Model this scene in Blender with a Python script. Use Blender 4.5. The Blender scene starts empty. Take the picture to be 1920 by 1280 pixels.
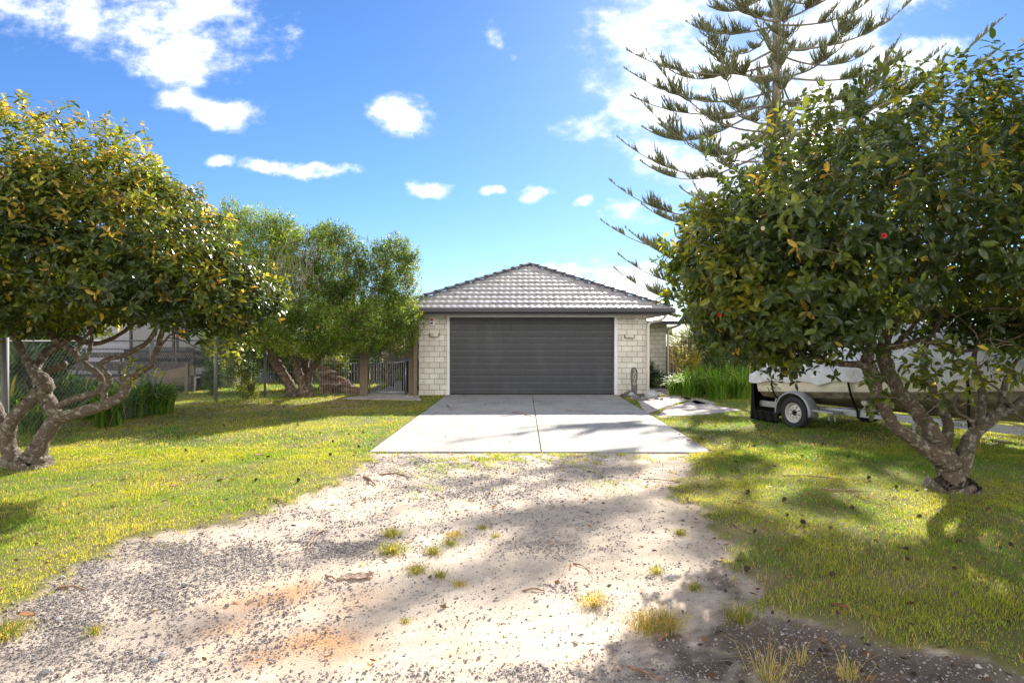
import bpy, math, random
import numpy as np
from mathutils import Vector
R = math.radians
rng = np.random.default_rng(7)
random.seed(7)
C = bpy.context.scene.collection
scene = bpy.context.scene

# ---------------------------------------------------------------- camera
F, HH = 1200.0, 1.64            # focal length in photo pixels, eye height
cam = bpy.data.objects.new('camera', bpy.data.cameras.new('camera'))
C.objects.link(cam); scene.camera = cam
cam.location = (0, 0, HH); cam.rotation_euler = (R(90), 0, 0)
cam.data.sensor_width = 36; cam.data.lens = F / 1920 * 36
cam.data.shift_x = -23 / 1920; cam.data.shift_y = -5 / 1920
cam.data.clip_start = 0.05; cam.data.clip_end = 2000

# ---------------------------------------------------------------- light and sky
SUN_AZ, SUN_EL = R(15.8), R(28.8)
SUN = Vector((math.sin(SUN_AZ) * math.cos(SUN_EL), math.cos(SUN_AZ) * math.cos(SUN_EL), math.sin(SUN_EL)))
sl = bpy.data.lights.new('sun', 'SUN'); sl.energy = 5.0; sl.angle = R(0.5); sl.color = (1.0, 0.93, 0.82)
so = bpy.data.objects.new('sun', sl); C.objects.link(so)
so.rotation_euler = SUN.to_track_quat('Z', 'Y').to_euler()
scene.view_settings.view_transform = 'Standard'; scene.view_settings.look = 'None'
scene.view_settings.gamma = 1.0; scene.view_settings.exposure = 1.36
scene.cycles.use_denoising = True
scene.cycles.max_bounces = 6; scene.cycles.diffuse_bounces = 4; scene.cycles.glossy_bounces = 2
scene.cycles.transmission_bounces = 4; scene.cycles.transparent_max_bounces = 6
scene.cycles.sample_clamp_indirect = 8

W = bpy.data.worlds.new('World'); scene.world = W; W.use_nodes = True
nt = W.node_tree; N = nt.nodes; LK = nt.links
for n in list(N): N.remove(n)
def wn(t, **k):
    n = N.new(t)
    for a, b in k.items(): setattr(n, a, b)
    return n
def wmath(op, a, b=None, clamp=False):
    n = wn('ShaderNodeMath', operation=op, use_clamp=clamp)
    for i, q in enumerate((a, b)):
        if q is None: continue
        if isinstance(q, (int, float)): n.inputs[i].default_value = q
        else: LK.new(q, n.inputs[i])
    return n.outputs[0]
sky = wn('ShaderNodeTexSky', sky_type='NISHITA', sun_disc=False, sun_elevation=SUN_EL, sun_rotation=SUN_AZ,
         air_density=1.0, dust_density=0.15, ozone_density=3.0, altitude=0)
tc = wn('ShaderNodeTexCoord'); sep = wn('ShaderNodeSeparateXYZ'); LK.new(tc.outputs['Generated'], sep.inputs[0])
yy = wmath('MAXIMUM', sep.outputs[1], 0.12)
cu = wmath('DIVIDE', sep.outputs[0], yy); cv = wmath('DIVIDE', sep.outputs[2], yy)
cmb = wn('ShaderNodeCombineXYZ'); LK.new(cu, cmb.inputs[0]); LK.new(cv, cmb.inputs[1])
n1 = wn('ShaderNodeTexNoise'); n1.inputs['Scale'].default_value = 5.0; n1.inputs['Detail'].default_value = 8; n1.inputs['Roughness'].default_value = 0.6
LK.new(cmb.outputs[0], n1.inputs['Vector'])
ofs = wn('ShaderNodeVectorMath', operation='MULTIPLY_ADD'); LK.new(n1.outputs['Color'], ofs.inputs[0])
ofs.inputs[1].default_value = (0.16, 0.10, 0); ofs.inputs[2].default_value = (-0.08, -0.05, 0)
wv = wn('ShaderNodeVectorMath', operation='ADD'); LK.new(cmb.outputs[0], wv.inputs[0]); LK.new(ofs.outputs[0], wv.inputs[1])
CLOUDS = [(250, 20, 215, 66, 0), (360, 90, 105, 60, 0), (395, 70, 90, 50, 0), (300, 60, 120, 60, -20), (80, 8, 90, 36, 0),
          (412, 208, 92, 33, -14), (742, 216, 58, 36, -20), (930, 86, 30, 24, 30),
          (1003, 368, 36, 17, 8), (806, 360, 52, 17, 0), (915, 370, 26, 10, 0), (590, 328, 62, 13, -3), (500, 320, 62, 14, -4), (425, 312, 34, 10, 0),
          (1235, 60, 120, 110, 0), (1200, 150, 105, 105, 0), (1290, 190, 150, 70, 0), (1480, 180, 230, 150, 0), (1150, 217, 85, 26, 10),
          (1560, 60, 110, 80, 0), (1700, 130, 110, 50, 15), (1215, 404, 62, 25, 0), (1290, 310, 120, 38, -12), (1120, 500, 200, 14, 2),
          (1230, 530, 190, 22, 0), (1480, -90, 300, 120, 0), (1100, 384, 26, 10, 20), (1400, 300, 150, 90, 0)]
cur = None
for (px, py, a, b, rot) in CLOUDS:
    m = wn('ShaderNodeMapping', vector_type='TEXTURE')
    m.inputs['Location'].default_value = ((px - 983) / F, (635 - py) / F, 0)
    m.inputs['Rotation'].default_value = (0, 0, R(rot)); m.inputs['Scale'].default_value = (a * 1.42 / F, b * 1.42 / F, 1)
    LK.new(wv.outputs[0], m.inputs['Vector'])
    ln = wn('ShaderNodeVectorMath', operation='LENGTH'); LK.new(m.outputs[0], ln.inputs[0])
    val = wmath('SUBTRACT', 1.0, ln.outputs['Value'])
    cur = val if cur is None else wmath('MAXIMUM', cur, val)
cur = wmath('MAXIMUM', cur, -0.6); cur = wmath('MINIMUM', cur, 0.56)
n2 = wn('ShaderNodeTexNoise'); n2.inputs['Scale'].default_value = 12.0; n2.inputs['Detail'].default_value = 9; n2.inputs['Roughness'].default_value = 0.62
st = wn('ShaderNodeVectorMath', operation='MULTIPLY'); LK.new(cmb.outputs[0], st.inputs[0]); st.inputs[1].default_value = (1, 1.5, 1)
LK.new(st.outputs[0], n2.inputs['Vector'])
dn = wmath('MULTIPLY', wmath('SUBTRACT', n2.outputs['Fac'], 0.52), 2.3)
mr = wn('ShaderNodeMapRange', interpolation_type='SMOOTHSTEP'); LK.new(wmath('ADD', cur, dn), mr.inputs['Value'])
mr.inputs['From Min'].default_value = 0.0; mr.inputs['From Max'].default_value = 0.88
# broken cloud added out of view (overhead and behind the camera) as neutral fill light
n3 = wn('ShaderNodeTexNoise'); n3.inputs['Scale'].default_value = 2.6; n3.inputs['Detail'].default_value = 6; LK.new(tc.outputs['Generated'], n3.inputs['Vector'])
m3 = wn('ShaderNodeMapRange', interpolation_type='SMOOTHSTEP'); LK.new(n3.outputs['Fac'], m3.inputs['Value']); m3.inputs['From Min'].default_value = 0.36; m3.inputs['From Max'].default_value = 0.52
m4 = wn('ShaderNodeMapRange', interpolation_type='SMOOTHSTEP'); LK.new(sep.outputs[1], m4.inputs['Value']); m4.inputs['From Min'].default_value = 0.35; m4.inputs['From Max'].default_value = 0.1
m5 = wn('ShaderNodeMapRange', interpolation_type='SMOOTHSTEP'); LK.new(sep.outputs[2], m5.inputs['Value']); m5.inputs['From Min'].default_value = 0.56; m5.inputs['From Max'].default_value = 0.68
def wrange(src, a, b):
    q = wn('ShaderNodeMapRange', interpolation_type='SMOOTHSTEP'); LK.new(src, q.inputs['Value']); q.inputs['From Min'].default_value = a; q.inputs['From Max'].default_value = b; return q.outputs[0]
low = wmath('MULTIPLY', m4.outputs[0], wrange(sep.outputs[2], 0.86, 0.46))
high = wmath('MULTIPLY', wmath('MULTIPLY', m5.outputs[0], wrange(sep.outputs[2], 0.84, 0.76)), wrange(sep.outputs[1], 0.35, 0.55))  # unseen bright cloud patch added overhead for the roof tiles to reflect
back = wmath('MULTIPLY', m3.outputs[0], wmath('MAXIMUM', low, high))
hs = wn('ShaderNodeHueSaturation'); hs.inputs['Saturation'].default_value = 1.12; hs.inputs['Value'].default_value = 0.50; LK.new(sky.outputs[0], hs.inputs['Color'])
mix = wn('ShaderNodeMix', data_type='RGBA'); LK.new(wmath('MAXIMUM', mr.outputs[0], back), mix.inputs['Factor'])
tint = wn('ShaderNodeMix', data_type='RGBA', blend_type='MULTIPLY'); tint.inputs['Factor'].default_value = 1
LK.new(hs.outputs[0], tint.inputs['A']); tint.inputs['B'].default_value = (0.68, 0.84, 1.10, 1); LK.new(tint.outputs['Result'], mix.inputs['A'])
cr = wn('ShaderNodeMix', data_type='RGBA'); LK.new(mr.outputs[0], cr.inputs['Factor'])
cr.inputs['A'].default_value = (3.3, 3.6, 4.1, 1); cr.inputs['B'].default_value = (6.0, 6.0, 6.0, 1)
cb = wn('ShaderNodeMix', data_type='RGBA'); LK.new(back, cb.inputs['Factor']); LK.new(cr.outputs['Result'], cb.inputs['A'])
cb.inputs['B'].default_value = (11.5, 11.0, 10.3, 1); LK.new(cb.outputs['Result'], mix.inputs['B'])  # added cloud kept extra bright to lift the shaded camera-facing walls
bg = wn('ShaderNodeBackground'); bg.inputs['Strength'].default_value = 0.12; LK.new(mix.outputs['Result'], bg.inputs['Color'])
wo = wn('ShaderNodeOutputWorld'); LK.new(bg.outputs[0], wo.inputs[0])

# ---------------------------------------------------------------- helpers
def P3(px, py, Y): return np.array([(px - 983) * Y / F, Y, HH - (py - 635) * Y / F])
def G(px, py):
    Y = F * HH / (py - 635); return np.array([(px - 983) * Y / F, Y])
_k = rng.normal(size=(24, 3)); _ph = rng.uniform(0, 6.28, 24)
def sn(p, s=1.0, k0=0):
    p = np.asarray(p, float); p = p if p.shape[-1] == 3 else np.concatenate([p, np.zeros(p.shape[:-1] + (1,))], -1)
    o = 0
    for j in range(6):
        i = (k0 * 6 + j) % 24
        o = o + np.sin((p @ _k[i]) * s * (1 + .25 * j) + _ph[i] + k0)
    return o / 2.6
def fb(p, s=1.0, k0=0): return (sn(p, s, k0) + .5 * sn(p, s * 2.3, k0 + 1) + .25 * sn(p, s * 5.1, k0 + 2)) / 1.3
def ss(a, b, x): t = np.clip((x - a) / (b - a), 0, 1); return t * t * (3 - 2 * t)

def tag(o, label=None, cat=None, group=None, kind=None):
    for k, v in (('label', label), ('category', cat), ('group', group), ('kind', kind)):
        if v: o[k] = v
    return o
def empty(name, loc, label, cat, group=None, rz=0):
    o = bpy.data.objects.new(name, None); C.objects.link(o); o.location = loc; o.rotation_euler = (0, 0, rz)
    o.empty_display_size = .1
    return tag(o, label, cat, group)
def link(name, me, mat=None, parent=None, keep=True):
    """parent: geometry is given in world space unless keep is False (then local)"""
    o = bpy.data.objects.new(name, me); C.objects.link(o)
    if mat and not me.materials: me.materials.append(mat)
    if parent:
        o.parent = parent
        if keep:
            import mathutils
            M = mathutils.Matrix.LocRotScale(parent.location, parent.rotation_euler, None)
            if parent.parent is None: o.matrix_parent_inverse = M.inverted()
    return o
def np_mesh(name, V, Fc, mat=None, parent=None, col=None, smooth=False, keep=True, attrs=None):
    V = np.asarray(V, np.float32); Fc = np.asarray(Fc, np.int32); k = Fc.shape[1]
    me = bpy.data.meshes.new(name)
    me.vertices.add(len(V)); me.vertices.foreach_set('co', V.ravel())
    me.loops.add(Fc.size); me.loops.foreach_set('vertex_index', Fc.ravel())
    me.polygons.add(len(Fc)); me.polygons.foreach_set('loop_start', np.arange(0, Fc.size, k, dtype=np.int32))
    me.update(calc_edges=True)
    if col is not None:
        a = me.color_attributes.new('Col', 'FLOAT_COLOR', 'POINT')
        cc = np.ones((len(V), 4), np.float32); cc[:, :3] = col; a.data.foreach_set('color', cc.ravel())
    for nm, arr in (attrs or {}).items():
        a = me.attributes.new(nm, 'FLOAT', 'POINT'); a.data.foreach_set('value', np.asarray(arr, np.float32))
    me.polygons.foreach_set('use_smooth', np.full(len(Fc), smooth)); me.validate()
    return link(name, me, mat, parent, keep)

class MB:
    def __init__(s): s.v = []; s.f = []; s.n = 0; s.m = []
    def add(s, V, Fs):
        V = np.asarray(V, float); s.v.append(V); s.f += [tuple(int(i) + s.n for i in f) for f in Fs]; s.n += len(V); return s
    def box(s, x0, x1, y0, y1, z0, z1):
        V = [(x0, y0, z0), (x1, y0, z0), (x1, y1, z0), (x0, y1, z0), (x0, y0, z1), (x1, y0, z1), (x1, y1, z1), (x0, y1, z1)]
        return s.add(V, [(0, 3, 2, 1), (4, 5, 6, 7), (0, 1, 5, 4), (1, 2, 6, 5), (2, 3, 7, 6), (3, 0, 4, 7)])
    def obox(s, c, ax, ay, az, hx, hy, hz):
        c = np.array(c, float); ax, ay, az = [np.array(a, float) for a in (ax, ay, az)]
        V = [c + sx * hx * ax + sy * hy * ay + sz * hz * az for sz in (-1, 1) for sx, sy in ((-1, -1), (1, -1), (1, 1), (-1, 1))]
        return s.add(V, [(0, 3, 2, 1), (4, 5, 6, 7), (0, 1, 5, 4), (1, 2, 6, 5), (2, 3, 7, 6), (3, 0, 4, 7)])
    def prism(s, poly, z0, z1):
        n = len(poly); V = [(p[0], p[1], z0) for p in poly] + [(p[0], p[1], z1) for p in poly]
        return s.add(V, [tuple(range(n))[::-1], tuple(range(n, 2 * n))] + [(i, (i + 1) % n, n + (i + 1) % n, n + i) for i in range(n)])
    def tube(s, pts, rad, n=6, rough=0, caps=True):
        V, Fq = tube(pts, rad, n, rough); s.add(V, Fq)
        if caps:
            s.f.append(tuple(s.n - len(V) + i for i in range(n))[::-1]); s.f.append(tuple(s.n - n + i for i in range(n)))
        return s
    def build(s, name, mat=None, parent=None, smooth=False, bevel=0, keep=True):
        me = bpy.data.meshes.new(name); me.from_pydata(np.concatenate(s.v).tolist(), [], s.f); me.update()
        if smooth: me.polygons.foreach_set('use_smooth', np.full(len(me.polygons), True))
        o = link(name, me, mat, parent, keep)
        if bevel:
            m = o.modifiers.new('bevel', 'BEVEL'); m.width = bevel; m.segments = 2; m.limit_method = 'ANGLE'
        return o
def tube(pts, rad, n=6, rough=0):
    pts = np.asarray(pts, float); m = len(pts); rad = np.broadcast_to(np.asarray(rad, float), (m,))
    T = np.gradient(pts, axis=0); T /= np.linalg.norm(T, axis=1)[:, None] + 1e-9
    up = np.array([0, 0, 1.]) if abs(T[0][2]) < .9 else np.array([1., 0, 0])
    A = np.cross(T[0], up); A /= np.linalg.norm(A); V = []
    an = np.arange(n) * 2 * math.pi / n
    for i in range(m):
        A = A - T[i] * A.dot(T[i]); A /= np.linalg.norm(A) + 1e-9; B = np.cross(T[i], A)
        ring = np.cos(an)[:, None] * A + np.sin(an)[:, None] * B
        r = rad[i]
        if rough:
            q = pts[i] + ring * r
            rr = r * (1 + rough * sn(q, 9 / max(.3, 1), 1) + rough * .7 * sn(q, 26, 2))
            ring = ring * rr[:, None]
        else: ring = ring * r
        V.append(pts[i] + ring)
    V = np.concatenate(V)
    Fq = [(i * n + j, i * n + (j + 1) % n, (i + 1) * n + (j + 1) % n, (i + 1) * n + j) for i in range(m - 1) for j in range(n)]
    return V, Fq
def smooth_path(pts, k=5):
    pts = np.asarray(pts, float); q = np.concatenate([pts[:1] * 2 - pts[1:2], pts, pts[-1:] * 2 - pts[-2:-1]]); out = []
    for i in range(len(pts) - 1):
        p0, p1, p2, p3 = q[i:i + 4]
        for t in np.arange(k) / k:
            out.append(.5 * (2 * p1 + (p2 - p0) * t + (2 * p0 - 5 * p1 + 4 * p2 - p3) * t * t + (3 * p1 - p0 - 3 * p2 + p3) * t ** 3))
    out.append(pts[-1]); return np.array(out)

# ---------------------------------------------------------------- materials
def mat(name, col=(.5, .5, .5), rough=.7, metal=0, attr=False, noise=None, bump=None, trans=0, spec=.5, coat=0, sheen=0):
    """noise=(scale, (r,g,b) second colour, low, high[, detail]); bump=(scale, strength, distance)"""
    m = bpy.data.materials.new(name); m.use_nodes = True; t = m.node_tree; n = t.nodes; L = t.links
    b = n['Principled BSDF']; b.inputs['Roughness'].default_value = rough; b.inputs['Metallic'].default_value = metal
    b.inputs['Specular IOR Level'].default_value = spec; b.inputs['Coat Weight'].default_value = coat
    b.inputs['Base Color'].default_value = (*col, 1)
    src = None
    if attr:
        a = n.new('ShaderNodeVertexColor'); a.layer_name = 'Col'; src = a.outputs['Color']
    g = n.new('ShaderNodeNewGeometry')
    tcn = n.new('ShaderNodeTexCoord')
    if noise:
        nz = n.new('ShaderNodeTexNoise'); nz.inputs['Scale'].default_value = noise[0]; nz.inputs['Detail'].default_value = noise[4] if len(noise) > 4 else 5
        nz.inputs['Roughness'].default_value = .65; L.new(tcn.outputs['Object'], nz.inputs['Vector'])
        r = n.new('ShaderNodeMapRange'); r.inputs['From Min'].default_value = noise[2]; r.inputs['From Max'].default_value = noise[3]
        L.new(nz.outputs['Fac'], r.inputs['Value'])
        x = n.new('ShaderNodeMix'); x.data_type = 'RGBA'; L.new(r.outputs[0], x.inputs['Factor'])
        if src: L.new(src, x.inputs['A'])
        else: x.inputs['A'].default_value = (*col, 1)
        if src and noise[1] is None:
            mu = n.new('ShaderNodeMix'); mu.data_type = 'RGBA'; mu.blend_type = 'MULTIPLY'; mu.inputs['Factor'].default_value = 1
            L.new(src, mu.inputs['A']); mu.inputs['B'].default_value = (.6, .6, .6, 1); L.new(mu.outputs['Result'], x.inputs['B'])
        else: x.inputs['B'].default_value = (*noise[1], 1)
        src = x.outputs['Result']
    if src: L.new(src, b.inputs['Base Color'])
    if bump:
        nb = n.new('ShaderNodeTexNoise'); nb.inputs['Scale'].default_value = bump[0]; nb.inputs['Detail'].default_value = 6
        L.new(tcn.outputs['Object'], nb.inputs['Vector'])
        bp = n.new('ShaderNodeBump'); bp.inputs['Strength'].default_value = bump[1]; bp.inputs['Distance'].default_value = bump[2]
        L.new(nb.outputs['Fac'], bp.inputs['Height']); L.new(bp.outputs[0], b.inputs['Normal'])
    if trans:
        tr = n.new('ShaderNodeBsdfTranslucent'); ms = n.new('ShaderNodeMixShader'); ms.inputs[0].default_value = trans
        if src:
            gm = n.new('ShaderNodeMix'); gm.data_type = 'RGBA'; gm.blend_type = 'MULTIPLY'; gm.inputs['Factor'].default_value = 1
            L.new(src, gm.inputs['A']); gm.inputs['B'].default_value = (2.6, 2.4, 1.2, 1); L.new(gm.outputs['Result'], tr.inputs['Color'])
        else: tr.inputs['Color'].default_value = (col[0] * 2, col[1] * 2, col[2] * 1.2, 1)
        L.new(b.outputs[0], ms.inputs[1]); L.new(tr.outputs[0], ms.inputs[2]); L.new(ms.outputs[0], n['Material Output'].inputs[0])
    return m
def brick_mat(name, axis, c1, c2, mortar, bw=.302, bh=.159, ms=.006, off=(0, 0)):
    m = mat(name, c1, .85); t = m.node_tree; n = t.nodes; L = t.links; b = n['Principled BSDF']
    g = n.new('ShaderNodeNewGeometry'); s = n.new('ShaderNodeSeparateXYZ'); L.new(g.outputs['Position'], s.inputs[0])
    c = n.new('ShaderNodeCombineXYZ'); L.new(s.outputs[axis], c.inputs[0]); L.new(s.outputs[2], c.inputs[1])
    ad = n.new('ShaderNodeVectorMath'); ad.operation = 'ADD'; ad.inputs[1].default_value = (off[0], off[1], 0); L.new(c.outputs[0], ad.inputs[0])
    br = n.new('ShaderNodeTexBrick'); L.new(ad.outputs[0], br.inputs['Vector']); br.offset = .5
    for k, v in (('Scale', 1), ('Mortar Size', ms), ('Mortar Smooth', .2), ('Bias', 0), ('Brick Width', bw), ('Row Height', bh)): br.inputs[k].default_value = v
    br.inputs['Color1'].default_value = (*c1, 1); br.inputs['Color2'].default_value = (*c2, 1); br.inputs['Mortar'].default_value = (*mortar, 1)
    nz = n.new('ShaderNodeTexNoise'); nz.inputs['Scale'].default_value = 90; nz.inputs['Detail'].default_value = 4; L.new(g.outputs['Position'], nz.inputs['Vector'])
    nl = n.new('ShaderNodeTexNoise'); nl.inputs['Scale'].default_value = 2.2; nl.inputs['Detail'].default_value = 5; L.new(g.outputs['Position'], nl.inputs['Vector'])
    r = n.new('ShaderNodeMapRange'); r.inputs['From Min'].default_value = .3; r.inputs['From Max'].default_value = .7; r.inputs['To Min'].default_value = .84; r.inputs['To Max'].default_value = 1.06
    L.new(nl.outputs['Fac'], r.inputs['Value'])
    r2 = n.new('ShaderNodeMapRange'); r2.inputs['From Min'].default_value = .3; r2.inputs['From Max'].default_value = .7; r2.inputs['To Min'].default_value = .9; r2.inputs['To Max'].default_value = 1.08
    L.new(nz.outputs['Fac'], r2.inputs['Value'])
    mm = n.new('ShaderNodeMath'); mm.operation = 'MULTIPLY'; L.new(r.outputs[0], mm.inputs[0]); L.new(r2.outputs[0], mm.inputs[1])
    x = n.new('ShaderNodeVectorMath'); x.operation = 'SCALE'; L.new(br.outputs['Color'], x.inputs[0]); L.new(mm.outputs[0], x.inputs['Scale'])
    L.new(x.outputs[0], b.inputs['Base Color'])
    h = n.new('ShaderNodeMath'); h.operation = 'MULTIPLY_ADD'; h.inputs[1].default_value = -1; L.new(br.outputs['Fac'], h.inputs[0])
    q = n.new('ShaderNodeMath'); q.operation = 'MULTIPLY'; q.inputs[1].default_value = .25; L.new(nz.outputs['Fac'], q.inputs[0]); L.new(q.outputs[0], h.inputs[2])
    bp = n.new('ShaderNodeBump'); bp.inputs['Distance'].default_value = .008; bp.inputs['Strength'].default_value = .8
    L.new(h.outputs[0], bp.inputs['Height']); L.new(bp.outputs[0], b.inputs['Normal'])
    return m
M = {}
def stain(m, sc=(1.6, .35, 1), dark=.62, lo=.5, hi=.72):
    '''worn streaks multiplied into the base colour'''
    t = m.node_tree; n = t.nodes; L = t.links; b = n['Principled BSDF']; tcn = n.new('ShaderNodeTexCoord'); mp = n.new('ShaderNodeMapping'); mp.inputs['Scale'].default_value = sc
    L.new(tcn.outputs['Object'], mp.inputs['Vector']); z = n.new('ShaderNodeTexNoise'); z.inputs['Scale'].default_value = 1.0; z.inputs['Detail'].default_value = 10; z.inputs['Roughness'].default_value = .7; L.new(mp.outputs[0], z.inputs['Vector'])
    r = n.new('ShaderNodeMapRange'); r.inputs['From Min'].default_value = lo; r.inputs['From Max'].default_value = hi; r.inputs['To Min'].default_value = 1; r.inputs['To Max'].default_value = dark; L.new(z.outputs['Fac'], r.inputs['Value'])
    src = b.inputs['Base Color'].links[0].from_socket; v = n.new('ShaderNodeVectorMath'); v.operation = 'SCALE'; L.new(src, v.inputs[0]); L.new(r.outputs[0], v.inputs['Scale']); L.new(v.outputs[0], b.inputs['Base Color'])
M['ground'] = mat('ground soil', attr=True, rough=.95, noise=(90, None, .54, .70), bump=(80, .8, .010), spec=.2)
M['grass'] = mat('grass blades', attr=True, rough=.45, trans=.45, spec=.35)
M['stone'] = mat('gravel stone', attr=True, rough=.85, bump=(150, .4, .004))
M['leaf'] = mat('glossy leaf', attr=True, rough=.28, trans=.42, spec=.42)
M['leaf_soft'] = mat('soft leaf', attr=True, rough=.5, trans=.4, spec=.3)
M['strap'] = mat('strap leaf', attr=True, rough=.5, trans=.38, spec=.2)
M['needle'] = mat('needle rope', attr=True, rough=.7, spec=.2, trans=.18)
M['bark'] = mat('grey lichened bark', (.095, .070, .048), .9, noise=(17, (.26, .245, .19), .52, .62, 10), bump=(34, 1, .035))
M['bark_dark'] = mat('fissured brown bark', (.10, .07, .05), .95, noise=(14, (.24, .18, .13), .48, .62, 8), bump=(24, 1, .04))
M['twig'] = mat('twig bark', (.13, .095, .07), .9, noise=(20, (.28, .24, .2), .5, .65))
M['concrete'] = mat('brushed concrete', (.35, .335, .315), .85, noise=(1.3, (.29, .275, .255), .42, .64, 9), bump=(240, .35, .004))
stain(M['concrete'])
M['paver'] = mat('old concrete paver', (.46, .40, .36), .9, noise=(3, (.28, .25, .22), .42, .66, 8), bump=(60, .6, .008))
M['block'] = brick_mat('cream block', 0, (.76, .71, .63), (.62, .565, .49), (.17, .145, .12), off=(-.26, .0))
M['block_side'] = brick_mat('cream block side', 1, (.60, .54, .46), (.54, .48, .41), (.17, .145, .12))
M['door'] = mat('charcoal embossed steel', (.053, .055, .060), .5, noise=(9, (.045, .046, .05), .4, .6), bump=(160, .12, .003))
stain(M['door'], (2.5, 1, .5), 1.5, .5, .75)
M['white_paint'] = mat('white painted trim', (.74, .74, .74), .45, noise=(6, (.66, .66, .66), .5, .7))
M['fascia'] = mat('charcoal gutter metal', (.045, .045, .052), .38, spec=.6)
M['tile'] = mat('charcoal glazed concrete tile', (.42, .395, .385), .40, noise=(6, (.31, .29, .28), .4, .65), spec=1.0, coat=.35, bump=(120, .2, .003))
stain(M['tile'], (1.5, 1.5, 1.5), .72, .45, .7)
M['ridge'] = mat('ridge tile', (.035, .04, .055), .45, noise=(20, (.06, .065, .075), .4, .65))
M['galv_post'] = mat('dull galvanised post', (.15, .15, .15), .7, metal=.1, noise=(25, (.15, .15, .15), .4, .65))
M['galv'] = mat('galvanised steel', (.42, .43, .45), .42, metal=.75, noise=(25, (.28, .29, .31), .4, .65))
M['cream_pipe'] = mat('cream plastic pipe', (.62, .57, .50), .5)
M['rubber'] = mat('black rubber', (.018, .018, .018), .75, bump=(80, .4, .003))
M['rim'] = mat('off white wheel paint', (.55, .54, .50), .45, noise=(25, (.38, .35, .3), .5, .7))
M['hull'] = mat('cream gelcoat', (.66, .62, .50), .3, noise=(2.5, (.54, .49, .38), .45, .7), coat=.3)
M['stripe'] = mat('brown hull stripe', (.20, .12, .055), .4)
M['antifoul'] = mat('dark hull bottom', (.055, .05, .035), .7, noise=(8, (.1, .09, .06), .5, .7))
M['canvas'] = mat('weathered white canvas', (.56, .57, .59), .85, noise=(2.4, (.33, .32, .30), .46, .68, 9), bump=(7, .5, .06))
M['black'] = mat('black plastic', (.004, .004, .005), .45, spec=.15)
M['dark_timber'] = mat('dark stained timber', (.035, .030, .032), .7, noise=(12, (.09, .075, .07), .45, .6))
M['timber'] = mat('weathered timber', (.19, .145, .10), .85, noise=(14, (.16, .12, .085), .45, .6), bump=(40, .6, .01))
M['grey_timber'] = mat('grey driftwood', (.17, .155, .145), .9, noise=(20, (.09, .08, .075), .45, .6), bump=(40, .9, .012))
M['digit'] = mat('pale faded digit paint', (.46, .42, .30), .7)
M['weatherboard'] = mat('pale grey weatherboard', (.30, .295, .32), .6, noise=(3, (.25, .245, .27), .45, .65))
M['glass'] = mat('dark window glass', (.03, .035, .04), .08, spec=.8)
M['curtain'] = mat('white curtain', (.62, .66, .68), .8)
M['frosted'] = mat('frosted lamp glass', (.55, .52, .42), .35)
M['bronze'] = mat('dull bronze metal', (.10, .085, .055), .4, metal=.6)
M['red'] = mat('faded red print', (.42, .06, .04), .6)
M['navy'] = mat('navy print', (.01, .035, .07), .4)
M['rock'] = mat('grey rock', (.17, .165, .15), .9, noise=(12, (.34, .33, .31), .5, .66, 7), bump=(22, .9, .03))
M['pale_rock'] = mat('pale rock', (.42, .43, .43), .85, noise=(10, (.25, .25, .25), .5, .66, 7), bump=(22, .9, .03))
M['wire'] = mat('zinc wire', (.30, .31, .31), .5, metal=.5)
M['bin'] = mat('green black bin plastic', (.012, .02, .018), .5)
M['stick'] = mat('dry stick', (.20, .10, .06), .85, noise=(30, (.3, .2, .13), .45, .6))
M['cone'] = mat('brown cone', (.06, .038, .024), .9)
M['deadleaf'] = mat('dead leaf', (.28, .12, .05), .7, noise=(20, (.16, .08, .04), .4, .6))
M['flower'] = mat('red petal', (.40, .008, .012), .5, trans=.2)
M['petal'] = mat('white petal', (.62, .55, .45), .5, trans=.2)
# ---------------------------------------------------------------- ground
TRK_PX_L = [(690, 850), (668, 880), (640, 905), (580, 925), (520, 945), (470, 968), (420, 985), (340, 998), (230, 1018), (180, 1050), (120, 1085), (60, 1130), (0, 1175), (-80, 1215)]
TRK_PX_R = [(1290, 850), (1305, 890), (1250, 915), (1290, 945), (1340, 970), (1350, 1020), (1375, 1070), (1390, 1110), (1430, 1150), (1500, 1165), (1590, 1185), (1700, 1225), (1830, 1250), (1920, 1275), (2100, 1310)]
Lw = np.array([G(*p) for p in TRK_PX_L]); Rw = np.array([G(*p) for p in TRK_PX_R])
TRK = np.concatenate([[(-2.2, 9.2)], Lw, [(-6, 3.0), (-9, 2.2), (-16, 1.2), (-16, -4), (16, -4), (16, 2.0), (9, 2.3)], Rw[::-1], [(2.3, 9.2)]])
def sd_poly(X, Y, poly):
    d = np.full(X.shape, 1e9); inside = np.zeros(X.shape, bool); n = len(poly)
    for i in range(n):
        ax, ay = poly[i]; bx, by = poly[(i + 1) % n]; ex, ey = bx - ax, by - ay
        t = np.clip(((X - ax) * ex + (Y - ay) * ey) / (ex * ex + ey * ey + 1e-9), 0, 1)
        d = np.minimum(d, (X - ax - t * ex) ** 2 + (Y - ay - t * ey) ** 2)
        c = ((ay > Y) != (by > Y)) & (X < (bx - ax) * (Y - ay) / (by - ay + 1e-12) + ax); inside ^= c
    return np.sqrt(d) * np.where(inside, -1, 1)
def xyz(X, Y): return np.stack([X, Y, np.zeros_like(X)], -1)
def track(X, Y):      # >0 on the dirt
    p = xyz(X, Y); return -sd_poly(X, Y, TRK) + .09 * sn(p, 3.2, 0) + .05 * sn(p, 9, 1) + .03 * sn(p, 23, 2)
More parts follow.
